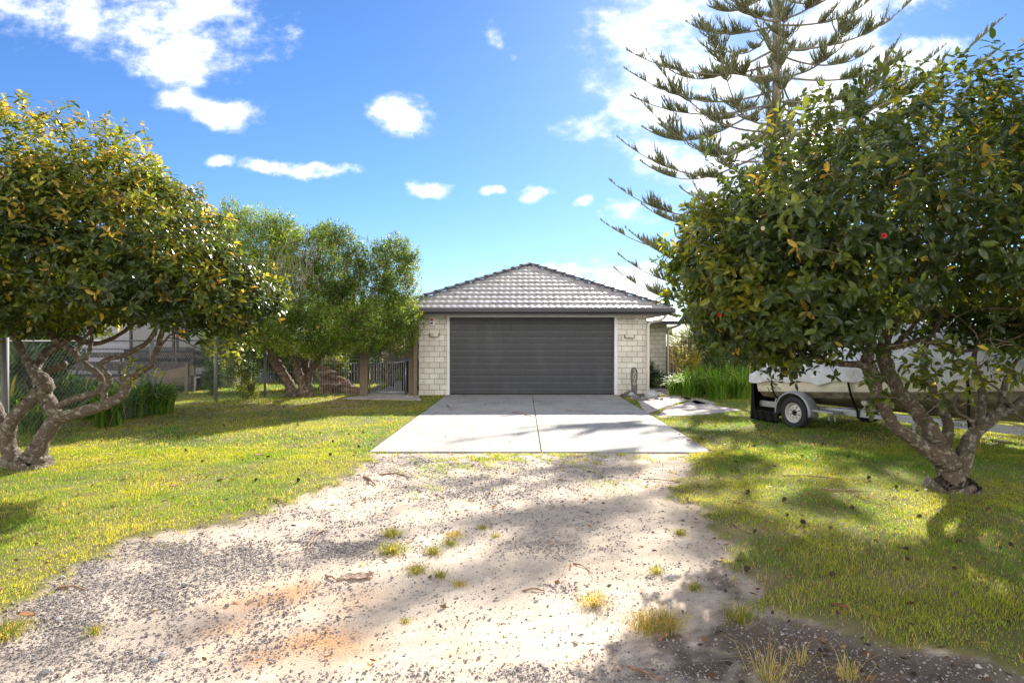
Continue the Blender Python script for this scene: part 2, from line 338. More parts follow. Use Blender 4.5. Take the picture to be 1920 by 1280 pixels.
def blob(X, Y, lst):
    o = np.zeros(X.shape)
    for (px, py, a, b, w) in lst:
        c = G(px, py); ca = a * c[1] / F; e = G(px, py - b)[1] - G(px, py + b)[1]
        o = np.maximum(o, w * np.exp(-((X - c[0]) / ca) ** 2 - ((Y - c[1]) / (e * .5)) ** 2))
    return o
GRAVEL = [(850, 900, 260, 40, .75), (1000, 960, 220, 45, .6), (250, 1090, 300, 80, .85), (330, 1050, 240, 60, 1), (150, 1150, 260, 90, 1), (60, 1240, 300, 60, 1), (560, 1130, 110, 60, .6), (420, 1200, 160, 60, .75), (640, 1000, 150, 45, 1.05),
          (520, 970, 120, 25, .6), (820, 985, 90, 25, .6), (900, 930, 160, 40, .75), (960, 880, 260, 22, .8), (760, 865, 90, 14, .9), (1020, 950, 90, 30, .6),
          (1060, 1110, 60, 26, .75), (1230, 1075, 50, 20, .8), (1180, 1270, 200, 30, .75), (1000, 1265, 140, 25, .6), (700, 1270, 200, 25, .55),
          (1020, 1010, 90, 30, .55), (1110, 900, 90, 20, .5), (1130, 1130, 40, 20, .5)]
ORANGE = [(540, 1100, 60, 25, .9), (620, 1215, 80, 25, .9), (500, 1120, 90, 35, .8), (590, 1200, 90, 30, 1), (430, 1190, 70, 40, .8), (510, 1230, 90, 25, .8), (650, 1120, 60, 25, .35), (860, 1215, 50, 20, .2)]
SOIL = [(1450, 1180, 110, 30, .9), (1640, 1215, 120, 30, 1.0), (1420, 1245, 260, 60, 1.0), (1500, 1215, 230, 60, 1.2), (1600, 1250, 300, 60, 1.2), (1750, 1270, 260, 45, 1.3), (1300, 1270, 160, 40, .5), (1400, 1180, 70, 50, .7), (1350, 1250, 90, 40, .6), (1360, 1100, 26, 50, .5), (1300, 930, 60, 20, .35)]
TUFTY = [(930, 860, 130, 12, 1.0), (860, 878, 80, 14, .9), (1120, 870, 70, 14, .8), (1030, 855, 260, 6, .9), (820, 925, 60, 18, .55), (1150, 905, 50, 18, .6), (1330, 960, 40, 16, .6),
         (1250, 856, 60, 8, .9), (720, 856, 40, 5, .6), (340, 1020, 40, 10, .3)]
DRY = [(650, 757, 90, 16, 1.0), (440, 765, 110, 14, .95), (250, 795, 70, 14, .8), (1500, 1010, 120, 22, .45), (1620, 935, 90, 16, .5), (1350, 905, 60, 14, .5), (380, 900, 90, 18, .4), (180, 960, 70, 18, .4), (1700, 1100, 100, 26, .5), (1430, 1090, 50, 22, .6), (80, 862, 50, 12, .8), (1785, 925, 70, 10, .9), (560, 762, 120, 10, .9)]   # bare litter under trees
def masks(X, Y):
    p = xyz(X, Y); t = track(X, Y)
    g = blob(X, Y, GRAVEL) * (.8 + .35 * sn(p, 5, 3)); g = np.clip(g + .12 * sn(p, 14, 1), 0, 1)
    o = np.clip(blob(X, Y, ORANGE) * (.75 + .5 * sn(p, 4, 2)), 0, 1)
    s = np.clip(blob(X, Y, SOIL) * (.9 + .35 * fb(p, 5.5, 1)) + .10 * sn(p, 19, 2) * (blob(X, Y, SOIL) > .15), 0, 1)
    return t, g, o, s
def height(X, Y):
    p = xyz(X, Y)
    h = .012 * sn(p, 1.3, 0) + .006 * sn(p, 6, 1) + .003 * sn(p, 17, 2)
    t = track(X, Y); h = h + .018 * ss(.03, -.06, t) * (Y > 1)
    h = h + .004 * sn(p, 45, 3) * ss(0, .2, t)
    h = h * ss(9.5, 8.6, np.abs(X)) * ss(12.4, 11.6, Y) * ss(.3, 1.2, Y) + 0
    slab = ss(3.0, 2.75, np.abs(X - .22)) * ss(9.0, 9.15, Y); h = h * (1 - slab)
    return h - .32 * ss(19.2, 23.2, Y) * ss(3.3, 4.0, X)
def ground_col(X, Y):
    p = xyz(X, Y); t, g, o, s = masks(X, Y)
    def c(a): return np.array(a)[None, :]
    sand = c((.60, .495, .385)) * (1 + .09 * fb(p, 2.2, 2))[:, None] * (1 + .07 * sn(p, 30, 1))[:, None]
    sand = sand * (1 - .12 * ss(.1, 1, sn(p, 1.7, 3)))[:, None]
    col = sand * (1 - .16 * ss(-.2, 1.2, fb(p, .9, 1)))[:, None]
    col = col + (c((.56, .29, .12)) - col) * (o * .95)[:, None]
    col = col + (c((.25, .225, .205)) - col) * (g * .80)[:, None]
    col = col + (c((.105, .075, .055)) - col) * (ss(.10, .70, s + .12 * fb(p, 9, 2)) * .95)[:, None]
    edge = ss(.35, .0, t) * .45
    col = col + (c((.26, .20, .14)) - col) * edge[:, None]
    lawn = c((.15, .14, .045)) * (1 + .25 * fb(p, 1.5, 1))[:, None]
    lawn = lawn + (c((.20, .155, .09)) - lawn) * (ss(.1, .9, sn(p, 3.0, 2)) * .5)[:, None]
    d = np.clip(blob(X, Y, DRY), 0, 1) * ss(-.5, .5, sn(p, 3, 0) + .4)
    lawn = lawn + (c((.27, .19, .13)) - lawn) * d[:, None]
    return np.clip(lawn + (col - lawn) * ss(-.04, .04, t)[:, None], .01, 1)
def grid(xs, ys, keepf=None):
    X, Y = np.meshgrid(xs, ys); nx = len(xs); X = X.ravel(); Y = Y.ravel()
    i = np.arange(len(ys) - 1)[:, None] * nx + np.arange(nx - 1)[None]; i = i.ravel()
    Fq = np.stack([i, i + 1, i + nx + 1, i + nx], 1)
    if keepf is not None:
        cx = X[Fq].mean(1); cy = Y[Fq].mean(1); Fq = Fq[keepf(cx, cy)]
    u = np.unique(Fq); mp = np.full(len(X), -1); mp[u] = np.arange(len(u))
    return X[u], Y[u], mp[Fq]
NX0, NX1, NY0, NY1 = -9.6, 9.6, .3, 12.6
gx = np.linspace(NX0, NX1, 600); gy = NY0 + (NY1 - NY0) * np.linspace(0, 1, 420) ** 1.25
for nm, cond, lab in (('lawn', lambda x, y: track(x, y) <= 0, 'patchy green and straw lawn'), ('dirt_track', lambda x, y: track(x, y) > 0, 'pale sandy gravel drive apron')):
    X, Y, Fq = grid(gx, gy, cond)
    o = np_mesh(nm, np.stack([X, Y, height(X, Y)], 1), Fq, M['ground'], col=ground_col(X, Y), smooth=True); o['kind'] = 'structure'
cx_ = np.concatenate([[-500, -200, -90, -45], np.arange(-26, NX0 - .01, .4), np.linspace(NX0, NX1, 49), np.arange(NX1 + .4, 26, .4), [45, 90, 200, 500]])
cy_ = np.concatenate([[-60, -20, -6, -2], [NY0], np.linspace(NY0, NY1, 30)[1:], np.arange(NY1 + .35, 40, .35), [60, 100, 200, 500]])
X, Y, Fq = grid(cx_, cy_, lambda x, y: ~((x > NX0) & (x < NX1) & (y > NY0) & (y < NY1)))
o = np_mesh('ground', np.stack([X, Y, height(X, Y)], 1), Fq, M['ground'], col=ground_col(X, Y), smooth=True); o['kind'] = 'structure'

# concrete driveway: two slabs with an open joint
mb = MB()
mb.prism([(-2.23, 9.2), (.235, 9.2), (.225, 18.56), (-2.24, 18.56)], -.08, .022)
mb.prism([(.25, 9.2), (2.70, 9.15), (2.68, 18.56), (.237, 18.56)], -.08, .022)
o = mb.build('driveway', M['concrete'], bevel=.008); o['kind'] = 'structure'
# paving beside the garage
def slabpoly(mb, pts, z=.02):
    mb.prism([tuple(G(*p)) for p in pts], -.05, z)
mb = MB()
for q in ([(1196, 752), (1262, 741), (1300, 748), (1248, 763), (1215, 776), (1205, 768)], [(1268, 741), (1300, 744), (1345, 757), (1306, 759)],
          [(1252, 765), (1304, 751), (1340, 761), (1390, 770), (1330, 777), (1280, 781), (1232, 780)], [(1214, 737), (1240, 733), (1262, 738), (1216, 744)],
          [(1222, 777), (1262, 783), (1240, 785)], [(1216, 729), (1250, 729), (1262, 734), (1216, 735)]): slabpoly(mb, q[::-1])
o = mb.build('path', M['paver'], bevel=.01); o['kind'] = 'structure'
mb = MB()
for q in ([(640, 748), (790, 751), (786, 744), (668, 743)], [(676, 742), (786, 743), (784, 737), (700, 737)], [(706, 736), (783, 736), (776, 722), (735, 722)], [(738, 721), (775, 721), (768, 707), (748, 707)]): slabpoly(mb, q)
o = mb.build('path', M['paver'], bevel=.01); o['kind'] = 'structure'

# grass blades
def visible(X, Y): return (np.abs(X) < .86 * Y + .6) & (Y > 2.2)
def scatter(n, y0, y1, pw=1.0):
    u = rng.random(n); Y = (y0 ** (2 - pw) + u * (y1 ** (2 - pw) - y0 ** (2 - pw))) ** (1 / (2 - pw)) if pw != 2 else y0 * (y1 / y0) ** u
    X = (rng.random(n) * 2 - 1) * (.86 * Y + .5); return X, Y
def grass_density(X, Y):
    p = xyz(X, Y); t = track(X, Y)
    d = ss(.10, -.22, t + .12 * sn(p, 11, 1)) * (.55 + .45 * ss(-.9, .3, fb(p, 2.6, 2)))
    d = np.maximum(d, np.clip(blob(X, Y, TUFTY), 0, 1) * ss(-.2, .5, sn(p, 7, 1)) * .9)
    d = d * (1 - .8 * np.clip(blob(X, Y, DRY), 0, 1) * ss(-.6, .6, sn(p, 3, 0) + .3))
    d = d * (1 - .9 * ((X > -2.23 + .05 * sn(p, 6, 2)) & (X < 2.70 + .05 * sn(p, 6, 3)) & (Y > 9.19 + .04 * sn(p, 8, 1)) & (Y < 18.6)))
    d = d * ~((X > -3.1) & (X < 3.6) & (Y > 18.5))
    for q in PAVE: d = d * (sd_poly(X, Y, q) > .02)
    return d
PAVE = [np.array([G(*p) for p in q]) for q in ([(1196, 752), (1262, 741), (1300, 748), (1248, 763), (1215, 776)], [(1252, 765), (1304, 751), (1340, 761), (1390, 770), (1330, 777), (1280, 781), (1232, 780)],
        [(640, 748), (790, 751), (786, 738), (700, 738)], [(706, 737), (783, 737), (768, 705), (748, 705)])]
def blades(X, Y, hgt, wid, colr, lean=.55, z=None):
    n = len(X); Z = height(X, Y) if z is None else z
    a = rng.uniform(0, 2 * math.pi, n); la = rng.uniform(0, 2 * math.pi, n); le = rng.random(n) * lean * hgt
    bx, by = np.cos(a) * wid / 2, np.sin(a) * wid / 2
    V = np.empty((n, 5, 3))
    V[:, 0] = np.stack([X - bx, Y - by, Z - .004], 1); V[:, 1] = np.stack([X + bx, Y + by, Z - .004], 1)
    mx, my = X + np.cos(la) * le * .35, Y + np.sin(la) * le * .35
    V[:, 2] = np.stack([mx + bx * .8, my + by * .8, Z + hgt * .6], 1); V[:, 3] = np.stack([mx - bx * .8, my - by * .8, Z + hgt * .6], 1)
    V[:, 4] = np.stack([X + np.cos(la) * le * 1.3, Y + np.sin(la) * le * 1.3, Z + hgt * .95], 1)
    i = np.arange(n)[:, None] * 5
    Fc = np.concatenate([i + [0, 1, 2], i + [0, 2, 3], i + [3, 2, 4]])
    return V.reshape(-1, 3), Fc, np.repeat(colr, 5, axis=0)
def grass_cols(X, Y, t=None):
    p = xyz(X, Y); n = len(X)
    g = np.array([.075, .175, .014]); yg = np.array([.26, .28, .024]); st_ = np.array([.42, .35, .12])
    f = ss(-.8, .9, fb(p, 1.1, 1) + rng.normal(0, .5, n))[:, None]
    c = g + (yg - g) * f
    t = track(X, Y); dry = .11 + .22 * ss(-.6, .0, t) + .16 * ss(0, 1, sn(p, 2.1, 3))
    s = rng.random(n) < dry; c[s] = st_ * rng.uniform(.6, 1.1, (s.sum(), 1))
    return c * rng.uniform(.75, 1.25, (n, 1))
VV, FF, CC, off = [], [], [], 0
for (n, y0, y1, pw, hb, wb) in ((380000, 2.6, 9.5, .3, .029, .0036), (430000, 8.5, 24, .6, .036, .0072), (30000, 20, 34, 1, .07, .03)):
    X, Y = scatter(n, y0, y1, pw); k = (rng.random(n) < grass_density(X, Y)) & visible(X, Y); X, Y = X[k], Y[k]; n = len(X)
    h = hb * rng.uniform(.5, 1.35, n) * (1 + .35 * fb(xyz(X, Y), 2.2, 3)); w = wb * rng.uniform(.7, 1.3, n)
    V, Fc, cc = blades(X, Y, np.maximum(h, .012), w, grass_cols(X, Y), lean=1.1); VV.append(V); FF.append(Fc + off); CC.append(cc); off += len(V)
np_mesh('grass', np.concatenate(VV), np.concatenate(FF), M['grass'], col=np.concatenate(CC))['kind'] = 'stuff'

# gravel: irregular small stones
OCT = np.array([(1, 0, 0), (-1, 0, 0), (0, 1, 0), (0, -1, 0), (0, 0, 1), (0, 0, -1)], float)
OF = np.array([(0, 2, 4), (2, 1, 4), (1, 3, 4), (3, 0, 4), (2, 0, 5), (1, 2, 5), (3, 1, 5), (0, 3, 5)])
def stones(X, Y, r, col):
    n = len(X); V = OCT[None] * rng.uniform(.55, 1.25, (n, 6, 1)) + rng.normal(0, .22, (n, 6, 3))
    sc = np.stack([r * rng.uniform(.8, 1.5, n), r * rng.uniform(.7, 1.2, n), r * rng.uniform(.45, .9, n)], 1); V = V * sc[:, None]
    a = rng.uniform(0, 6.28, n); c, s = np.cos(a)[:, None], np.sin(a)[:, None]
    x = V[..., 0] * c - V[..., 1] * s; y = V[..., 0] * s + V[..., 1] * c
    V = np.stack([x + X[:, None], y + Y[:, None], V[..., 2] + (height(X, Y) + r * .25)[:, None]], -1)
    Fc = (np.arange(n)[:, None, None] * 6 + OF[None]).reshape(-1, 3)
    return V.reshape(-1, 3), Fc, np.repeat(col, 6, axis=0)
def stone_cols(n, X, Y):
    base = np.array([(.17, .165, .17), (.25, .24, .24), (.10, .095, .10), (.36, .34, .33), (.30, .25, .21)])
    c = np.array([1.12, 1.03, .95]) * base[rng.choice(5, n, p=[.28, .32, .14, .15, .11])] * rng.uniform(.75, 1.25, (n, 1)); return c
VV, FF, CC, off = [], [], [], 0
for (n, y0, y1, r0, r1) in ((330000, 2.6, 5.2, .0020, .0095), (240000, 4.8, 9.2, .0035, .011), (7000, 2.6, 9, .009, .018)):
    X, Y = scatter(n, y0, y1, .3); t, g, o, s = masks(X, Y)
    k = (rng.random(n) < np.maximum(g ** 1.3, .030 + .12 * s + .03 * ss(0, 1, sn(xyz(X, Y), 4, 2))) * ss(-.15, .1, t)) & visible(X, Y); X, Y = X[k], Y[k]; n = len(X)
    r = r0 + (r1 - r0) * rng.random(n) ** 2.2
    V, Fc, cc = stones(X, Y, r, stone_cols(n, X, Y)); VV.append(V); FF.append(Fc + off); CC.append(cc); off += len(V)
np_mesh('gravel', np.concatenate(VV), np.concatenate(FF), M['stone'], col=np.concatenate(CC))['kind'] = 'stuff'
# fine leaf litter under the trees and along the lawn edge
X, Y = scatter(36000, 2.6, 20, .5); t = track(X, Y)
k = (rng.random(len(X)) < (np.clip(blob(X, Y, DRY), 0, 1) * .9 + .08 * (t < .1) + .05 + .35 * np.clip(blob(X, Y, SOIL), 0, 1))) & visible(X, Y) & (~((X > -2.3) & (X < 2.7) & (Y > 9.1)) | (rng.random(len(X)) < .05)); X, Y = X[k], Y[k]; n = len(X)
a = rng.uniform(0, 6.28, n); r = rng.uniform(.010, .035, n); w = r * rng.uniform(.25, .5, n); Z = np.where((X > -2.3) & (X < 2.7) & (Y > 9.1), .026, height(X, Y) + .004 + rng.random(n) * .02)
ca, sa = np.cos(a), np.sin(a); tz = rng.normal(0, .008, n)
V = np.stack([np.stack([X - ca * r, Y - sa * r, Z], 1), np.stack([X - sa * w, Y + ca * w, Z + tz], 1), np.stack([X + ca * r, Y + sa * r, Z + rng.random(n) * .012], 1), np.stack([X + sa * w, Y - ca * w, Z - tz], 1)], 1)
col = np.array([(.10, .055, .03), (.22, .12, .06), (.05, .035, .025), (.34, .24, .14)])[rng.choice(4, n)] * rng.uniform(.7, 1.2, (n, 1))
np_mesh('leaf_litter', V.reshape(-1, 3), np.arange(n * 4).reshape(-1, 4), M['leaf_soft'], col=np.repeat(col, 4, axis=0))['kind'] = 'stuff'
# ---------------------------------------------------------------- garage house
D = 18.57
gar = empty('garage_house', (.25, D, 0), 'cream block double garage with hipped dark tile roof at the end of the concrete drive', 'house')
mb = MB()   # front wall piers + lintel

mb.add([(x, y, z) for y in (D, D + .2) for x, z in ((-3.06, -.4), (-2.235, -.4), (-2.235, 2.325), (2.68, 2.325), (2.68, -.4), (3.56, -.4), (3.56, 2.37), (-3.06, 2.37))], [tuple(range(8)), tuple(range(8, 16))[::-1]] + [(i, 8 + i, 8 + (i + 1) % 8, (i + 1) % 8) for i in range(8)])
mb.build('wall', M['block'], gar)
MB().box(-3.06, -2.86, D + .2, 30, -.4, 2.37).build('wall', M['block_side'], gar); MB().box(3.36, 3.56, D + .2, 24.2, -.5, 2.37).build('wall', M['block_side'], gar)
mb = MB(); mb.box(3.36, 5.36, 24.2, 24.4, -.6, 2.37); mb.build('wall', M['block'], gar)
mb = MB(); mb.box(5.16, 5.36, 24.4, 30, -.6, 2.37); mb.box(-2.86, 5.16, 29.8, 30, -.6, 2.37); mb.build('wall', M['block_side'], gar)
# roller door: sections with pressed ribs
dx0, dx1, dz0, dz1 = -2.175, 2.62, .03, 2.262
prof = []; nrib = 12; st_ = (dz1 - dz0) / nrib
for i in range(nrib):
    z = dz0 + i * st_; deep = .014 if i % 3 == 0 else .008
    prof += [(z + .001, deep), (z + .006, deep), (z + .013, 0), (z + st_ * .5 - .004, -.003), (z + st_ * .5, .0025), (z + st_ * .5 + .004, -.003), (z + st_ - .007, 0)]
prof.append((dz1, 0)); V = []; Fs = []
for j, (z, d) in enumerate(prof): V += [(dx0, D + .09 + d, z), (dx1, D + .09 + d, z)]
for j in range(len(prof) - 1): Fs.append((2 * j, 2 * j + 1, 2 * j + 3, 2 * j + 2))
dr = MB().add(V, Fs).box(dx0, dx1, D + .115, D + .14, dz0, dz1).build('garage_door', M['door'], gar)
mb = MB(); mb.box(dx0, dx1, D + .075, D + .1145, .023, .032); mb.build('weather_seal', M['rubber'], dr)
mb = MB(); mb.box(-2.236, -2.17, D - .022, D + .10, .022, 2.3235); mb.box(2.615, 2.70, D - .022, D + .10, .022, 2.3235); mb.box(-2.1695, 2.6145, D - .022, D + .1, 2.264, 2.3235)
mb.build('door_frame', M['white_paint'], gar, bevel=.004)
mb = MB(); mb.box(-2.1695, 2.6145, D + .142, D + .6, 2.20, 2.3235); mb.box(-2.86, 3.36, D + .6, D + .65, -.1, 2.37); mb.build('inner_lining', M['black'], gar)
# roof
EX0, EX1, EY = -3.78, 4.14, D - .5; AX, AYf, AZ, EZ = .18, 22.03, 4.17, 2.50; YB = 31.0
def roof_plane(mb, A, U, Vd, ulen, vlen, clip, nc, tile=.37, amp=.010, lift=.056):
    """A eave corner, U along eave, Vd up the slope; clip(v)->(u0,u1)"""
    A, U, Vd = map(np.array, (A, U, Vd)); Nn = np.cross(U, Vd); Nn = Nn / np.linalg.norm(Nn)
    cs = vlen / nc
    for c in range(nc):
        v0, v1 = c * cs - (.03 if c else .05), (c + 1) * cs; u0, u1 = clip(max(v0, 0)); u0b, u1b = clip(v1)
        m = max(3, int((u1 - u0) / .042)); uu = np.linspace(u0, u1, m); uu2 = np.clip(uu, u0b, u1b)
        stag = 0
        def wv(u): return amp * (np.abs(np.sin((u + stag) * math.pi / (tile / 2))) ** .8 - .5) * 2
        jit = .004 * np.sin(np.floor(uu / tile) * 12.9 + c * 7.1)
        top = A + np.outer(uu, U) + Vd * v0 + np.outer(lift + wv(uu) + jit, Nn)
        bot = A + np.outer(uu, U) + Vd * v0 + np.outer(np.full(m, -.012), Nn)
        up = A + np.outer(uu2, U) + Vd * v1 + np.outer(wv(uu2) * .9, Nn)
        V = np.concatenate([bot, top, up])
        Fs = [(j, j + 1, m + j + 1, m + j) for j in range(m - 1)] + [(m + j, m + j + 1, 2 * m + j + 1, 2 * m + j) for j in range(m - 1)]
        mb.add(V, Fs)
vf = np.array([0, AYf - EY, AZ - EZ]); vfl = np.linalg.norm(vf); vf = vf / vfl; wE = EX1 - EX0
mb = MB()
roof_plane(mb, (EX0, EY, EZ), (1, 0, 0), vf, wE, vfl, lambda v: ((AX - EX0) * v / vfl, wE - (EX1 - AX) * v / vfl), 11)
for sx, EX in ((1, EX0), (-1, EX1)):
    vs = np.array([AX - EX, 0, AZ - EZ]); l = np.linalg.norm(vs); vs = vs / l; ln = YB - EY
    if sx == 1: roof_plane(mb, (EX, YB, EZ), (0, -1, 0), vs, ln, l, lambda v: (0, ln - (AYf - EY) * v / l), 11)
    else: roof_plane(mb, (EX, EY, EZ), (0, 1, 0), vs, ln, l, lambda v: ((AYf - EY) * v / l, ln), 11)
roof = mb.build('roof', M['tile'], gar, smooth=True)
for p in roof.data.polygons: p.use_smooth = True
try:
    roof.data.set_sharp_from_angle(angle=R(50))
except Exception: pass
def ridge_run(a, b, par, step=.40):
    a = np.array(a, float); b = np.array(b, float); L_ = np.linalg.norm(b - a); n = int(L_ / step); mb = MB(); d = (b - a) / L_
    side = np.cross(d, (0, 0, 1)); side /= np.linalg.norm(side); up = np.cross(side, d)
    for i in range(n):
        s0 = a + d * (i * L_ / n); s1 = a + d * ((i + 1) * L_ / n + .05)
        V = []
        for q, rr, lf in ((s0, .125, .02), (s1, .105, 0.0)):
            for k in range(7):
                an = math.pi * (k / 6); V.append(q + side * math.cos(an) * rr + up * (math.sin(an) * rr * .62 + lf + .012))
        mb.add(V, [(k, k + 1, 8 + k, 7 + k) for k in range(6)] + [tuple(range(7))[::-1]])
    return mb.build('ridge_cap', M['ridge'], par, smooth=False)
ridge_run((EX0, EY, EZ + .02), (AX, AYf, AZ + .02), roof); ridge_run((EX1, EY, EZ + .02), (AX, AYf, AZ + .02), roof); ridge_run((AX, YB, AZ + .02), (AX, AYf, AZ + .02), roof)
mb = MB(); V = [(EX0, EY, EZ - .04), (EX1, EY, EZ - .04), (AX, AYf, AZ - .04), (EX0, YB, EZ - .04), (EX1, YB, EZ - .04), (AX, YB, AZ - .04)]
mb.add(V, [(0, 1, 2), (0, 2, 5, 3), (1, 4, 5, 2), (3, 5, 4)]); mb.build('roof_lining', M['fascia'], gar)
# gutter (quad profile) round the eaves, fascia and soffit
gp = [(0, 0), (.0, .115), (-.012, .122), (-.10, .122), (-.112, .11), (-.112, .03), (-.085, 0)]
def gutter(a, b, out):
    a = np.array(a, float); b = np.array(b, float); o = np.array(out, float); V = []
    for q in (a, b):
        for (u, z) in gp: V.append(q - o * u + np.array([0, 0, z]))
    n = len(gp); MBg.add(V, [(i, (i + 1) % n, n + (i + 1) % n, n + i) for i in range(n)] + [tuple(range(n)), tuple(range(n, 2 * n))[::-1]])
MBg = MB(); gutter((EX0 - .11, EY, EZ - .13), (EX1 + .11, EY, EZ - .13), (0, -1, 0)); gutter((EX0, EY + .003, EZ - .128), (EX0, YB, EZ - .128), (-1, 0, 0)); gutter((EX1, EY + .003, EZ - .128), (EX1, YB, EZ - .128), (1, 0, 0))
MBg.build('gutter', M['fascia'], gar)
mb = MB(); mb.box(EX0 + .002, EX1 - .002, EY + .004, EY + .024, EZ - .19, EZ - .02); mb.box(EX0 + .004, EX0 + .024, EY + .026, YB, EZ - .188, EZ - .02); mb.box(EX1 - .024, EX1 - .004, EY + .026, YB, EZ - .188, EZ - .02)
mb.build('fascia', M['fascia'], gar)
mb = MB(); mb.box(EX0 + .026, EX1 - .026, EY + .026, D - .002, EZ - .165, EZ - .15); mb.box(EX0 + .026, -3.062, D, YB, EZ - .165, EZ - .15); mb.box(3.562, EX1 - .026, D, YB, EZ - .165, EZ - .15)
mb.build('soffit', M['white_paint'], gar)
# rear wing roof
wz = 2.28; mb = MB(); WX = 6.0
V = [(3.0, 23.55, wz), (WX, 23.55, wz), (WX, 31, wz), (3.0, 31, wz), (3.0, 26.2, 3.35), (3.4, 26.2, 3.38), (3.4, 31, 3.38), (3.0, 31, 3.38)]
mb.add(V, [(0, 1, 5, 4), (1, 2, 6, 5), (0, 4, 7, 3), (4, 5, 6, 7), (0, 3, 2, 1)]); mb.build('wing_roof', M['tile'], gar)
MBg = MB(); gutter((3.5, 23.55, wz - .10), (WX + .11, 23.55, wz - .10), (0, -1, 0)); MBg.build('gutter', M['fascia'], gar)
mb = MB(); mb.box(3.57, WX - .1, 23.56, 24.19, wz - .10, wz - .085); mb.build('soffit', M['white_paint'], gar)
# downpipe at the right corner
pth = smooth_path([(EX1 - .12, EY + .06, 2.34), (EX1 - .14, EY + .07, 2.27), (EX1 - .26, EY + .2, 2.17), (3.72, D - .1, 2.13), (3.63, D - .06, 2.10), (3.585, D - .055, 2.0), (3.58, D - .055, 1.6), (3.58, D - .055, .3), (3.58, D - .055, .02)], 6)
dp = MB().tube(pth, .043, 12).build('downpipe', M['cream_pipe'], gar, smooth=True)
for z in (1.75, .9, .2): MB().box(3.53, 3.63, D - .102, D - .003, z, z + .025).build('pipe_clip', M['cream_pipe'], dp)
pth = smooth_path([(5.75, 23.62, 2.16), (5.6, 23.9, 2.08), (5.43, 24.12, 2.0), (5.42, 24.14, 1.8), (5.42, 24.14, -.3)], 5)
MB().tube(pth, .04, 10).build('downpipe', M['cream_pipe'], gar, smooth=True)
# wall lamps (curved frosted bow with two end caps)
for cx in (-2.61, 3.05):
    V = []; n = 12; zc = 1.755 if cx < 0 else 1.72; w_, dp_ = .15, .085
    for k in range(n + 1):
        an = math.pi * k / n; V += [(cx - math.cos(an) * w_, D - .012 - math.sin(an) * dp_, zc - .055), (cx - math.cos(an) * w_, D - .012 - math.sin(an) * dp_, zc + .045)]
    lp = MB().add(V, [(2 * k, 2 * k + 2, 2 * k + 3, 2 * k + 1) for k in range(n)] + [tuple(range(0, 2 * n + 2, 2))[::-1]]).build('wall_lamp', M['bronze'], gar)
    V = []
    for k in range(n + 1):
        an = math.pi * (.2 + .6 * k / n); V += [(cx - math.cos(an) * (w_ + .004), D - .016 - math.sin(an) * (dp_ + .004), zc - .048), (cx - math.cos(an) * (w_ + .004), D - .016 - math.sin(an) * (dp_ + .004), zc + .048)]
    MB().add(V, [(2 * k, 2 * k + 2, 2 * k + 3, 2 * k + 1) for k in range(n)]).build('lamp_shade', M['frosted'], lp)
# alarm box with a red square and a navy strobe
ab = MB().box(-2.74, -2.60, D - .06, D - .002, 2.03, 2.265).build('alarm_box', M['white_paint'], gar, bevel=.012)
MB().box(-2.715, -2.63, D - .0645, D - .0605, 2.15, 2.225).build('red_panel', M['red'], ab)
MB().box(-2.715, -2.64, D - .075, D - .0605, 2.065, 2.115).build('strobe', M['navy'], ab, bevel=.006)
mb = MB(); mb.box(3.20, 3.27, D - .09, D - .002, 2.21, 2.30); mb.tube([(3.235, D - .09, 2.25), (3.235, D - .17, 2.21)], [.03, .04], 10); mb.build('sensor_light', M['white_paint'], gar)

# ---------------------------------------------------------------- house number post and rocks
hp = empty('number_post', (3.32, 18.0, 0), 'grey driftwood post with the digits 306 beside the downpipe', 'number post')
V = []; prof = [(-.05, .085), (.3, .085), (.55, .09), (.75, .105), (.9, .10), (1.0, .075), (1.04, .03)]
xc = 3.13; Yp = 18.2
for i, (z, w) in enumerate(prof):
    zz = z * .80; jx = .006 * math.sin(i * 2.1)
    V += [(xc - w + jx, Yp, zz), (xc + w * .9 + jx, Yp, zz), (xc + w * .9 + jx, Yp + .06, zz), (xc - w + jx, Yp + .06, zz)]
Fs = [tuple(4 * i + np.array(q)) for i in range(len(prof) - 1) for q in ((0, 1, 5, 4), (1, 2, 6, 5), (2, 3, 7, 6), (3, 0, 4, 7))] + [(0, 3, 2, 1), (24, 25, 26, 27)]
hp.location = (xc, Yp, 0); MB().add(V, Fs).build('post', M['grey_timber'], hp, bevel=.012)
def text_mesh(name, s, size, loc, rot, m, par, ext=.004, offset=.0):
    cu = bpy.data.curves.new(name, 'FONT'); cu.body = s; cu.size = size; cu.extrude = ext; cu.align_x = 'CENTER'; cu.align_y = 'CENTER'; cu.offset = offset
    t = bpy.data.objects.new(name, cu); C.objects.link(t); dg = bpy.context.evaluated_depsgraph_get(); me = bpy.data.meshes.new_from_object(t.evaluated_get(dg))
    C.objects.unlink(t); bpy.data.objects.remove(t); me.materials.clear(); me.name = name
    import mathutils
    me.transform(mathutils.Matrix.LocRotScale(Vector(loc), mathutils.Euler(rot), None)); return link(name, me, m, par)
for ch, z in (('3', .69), ('0', .535), ('6', .385)): text_mesh('digit', ch, .20, (xc, Yp - .006, z), (R(90), 0, 0), M['digit'], hp)
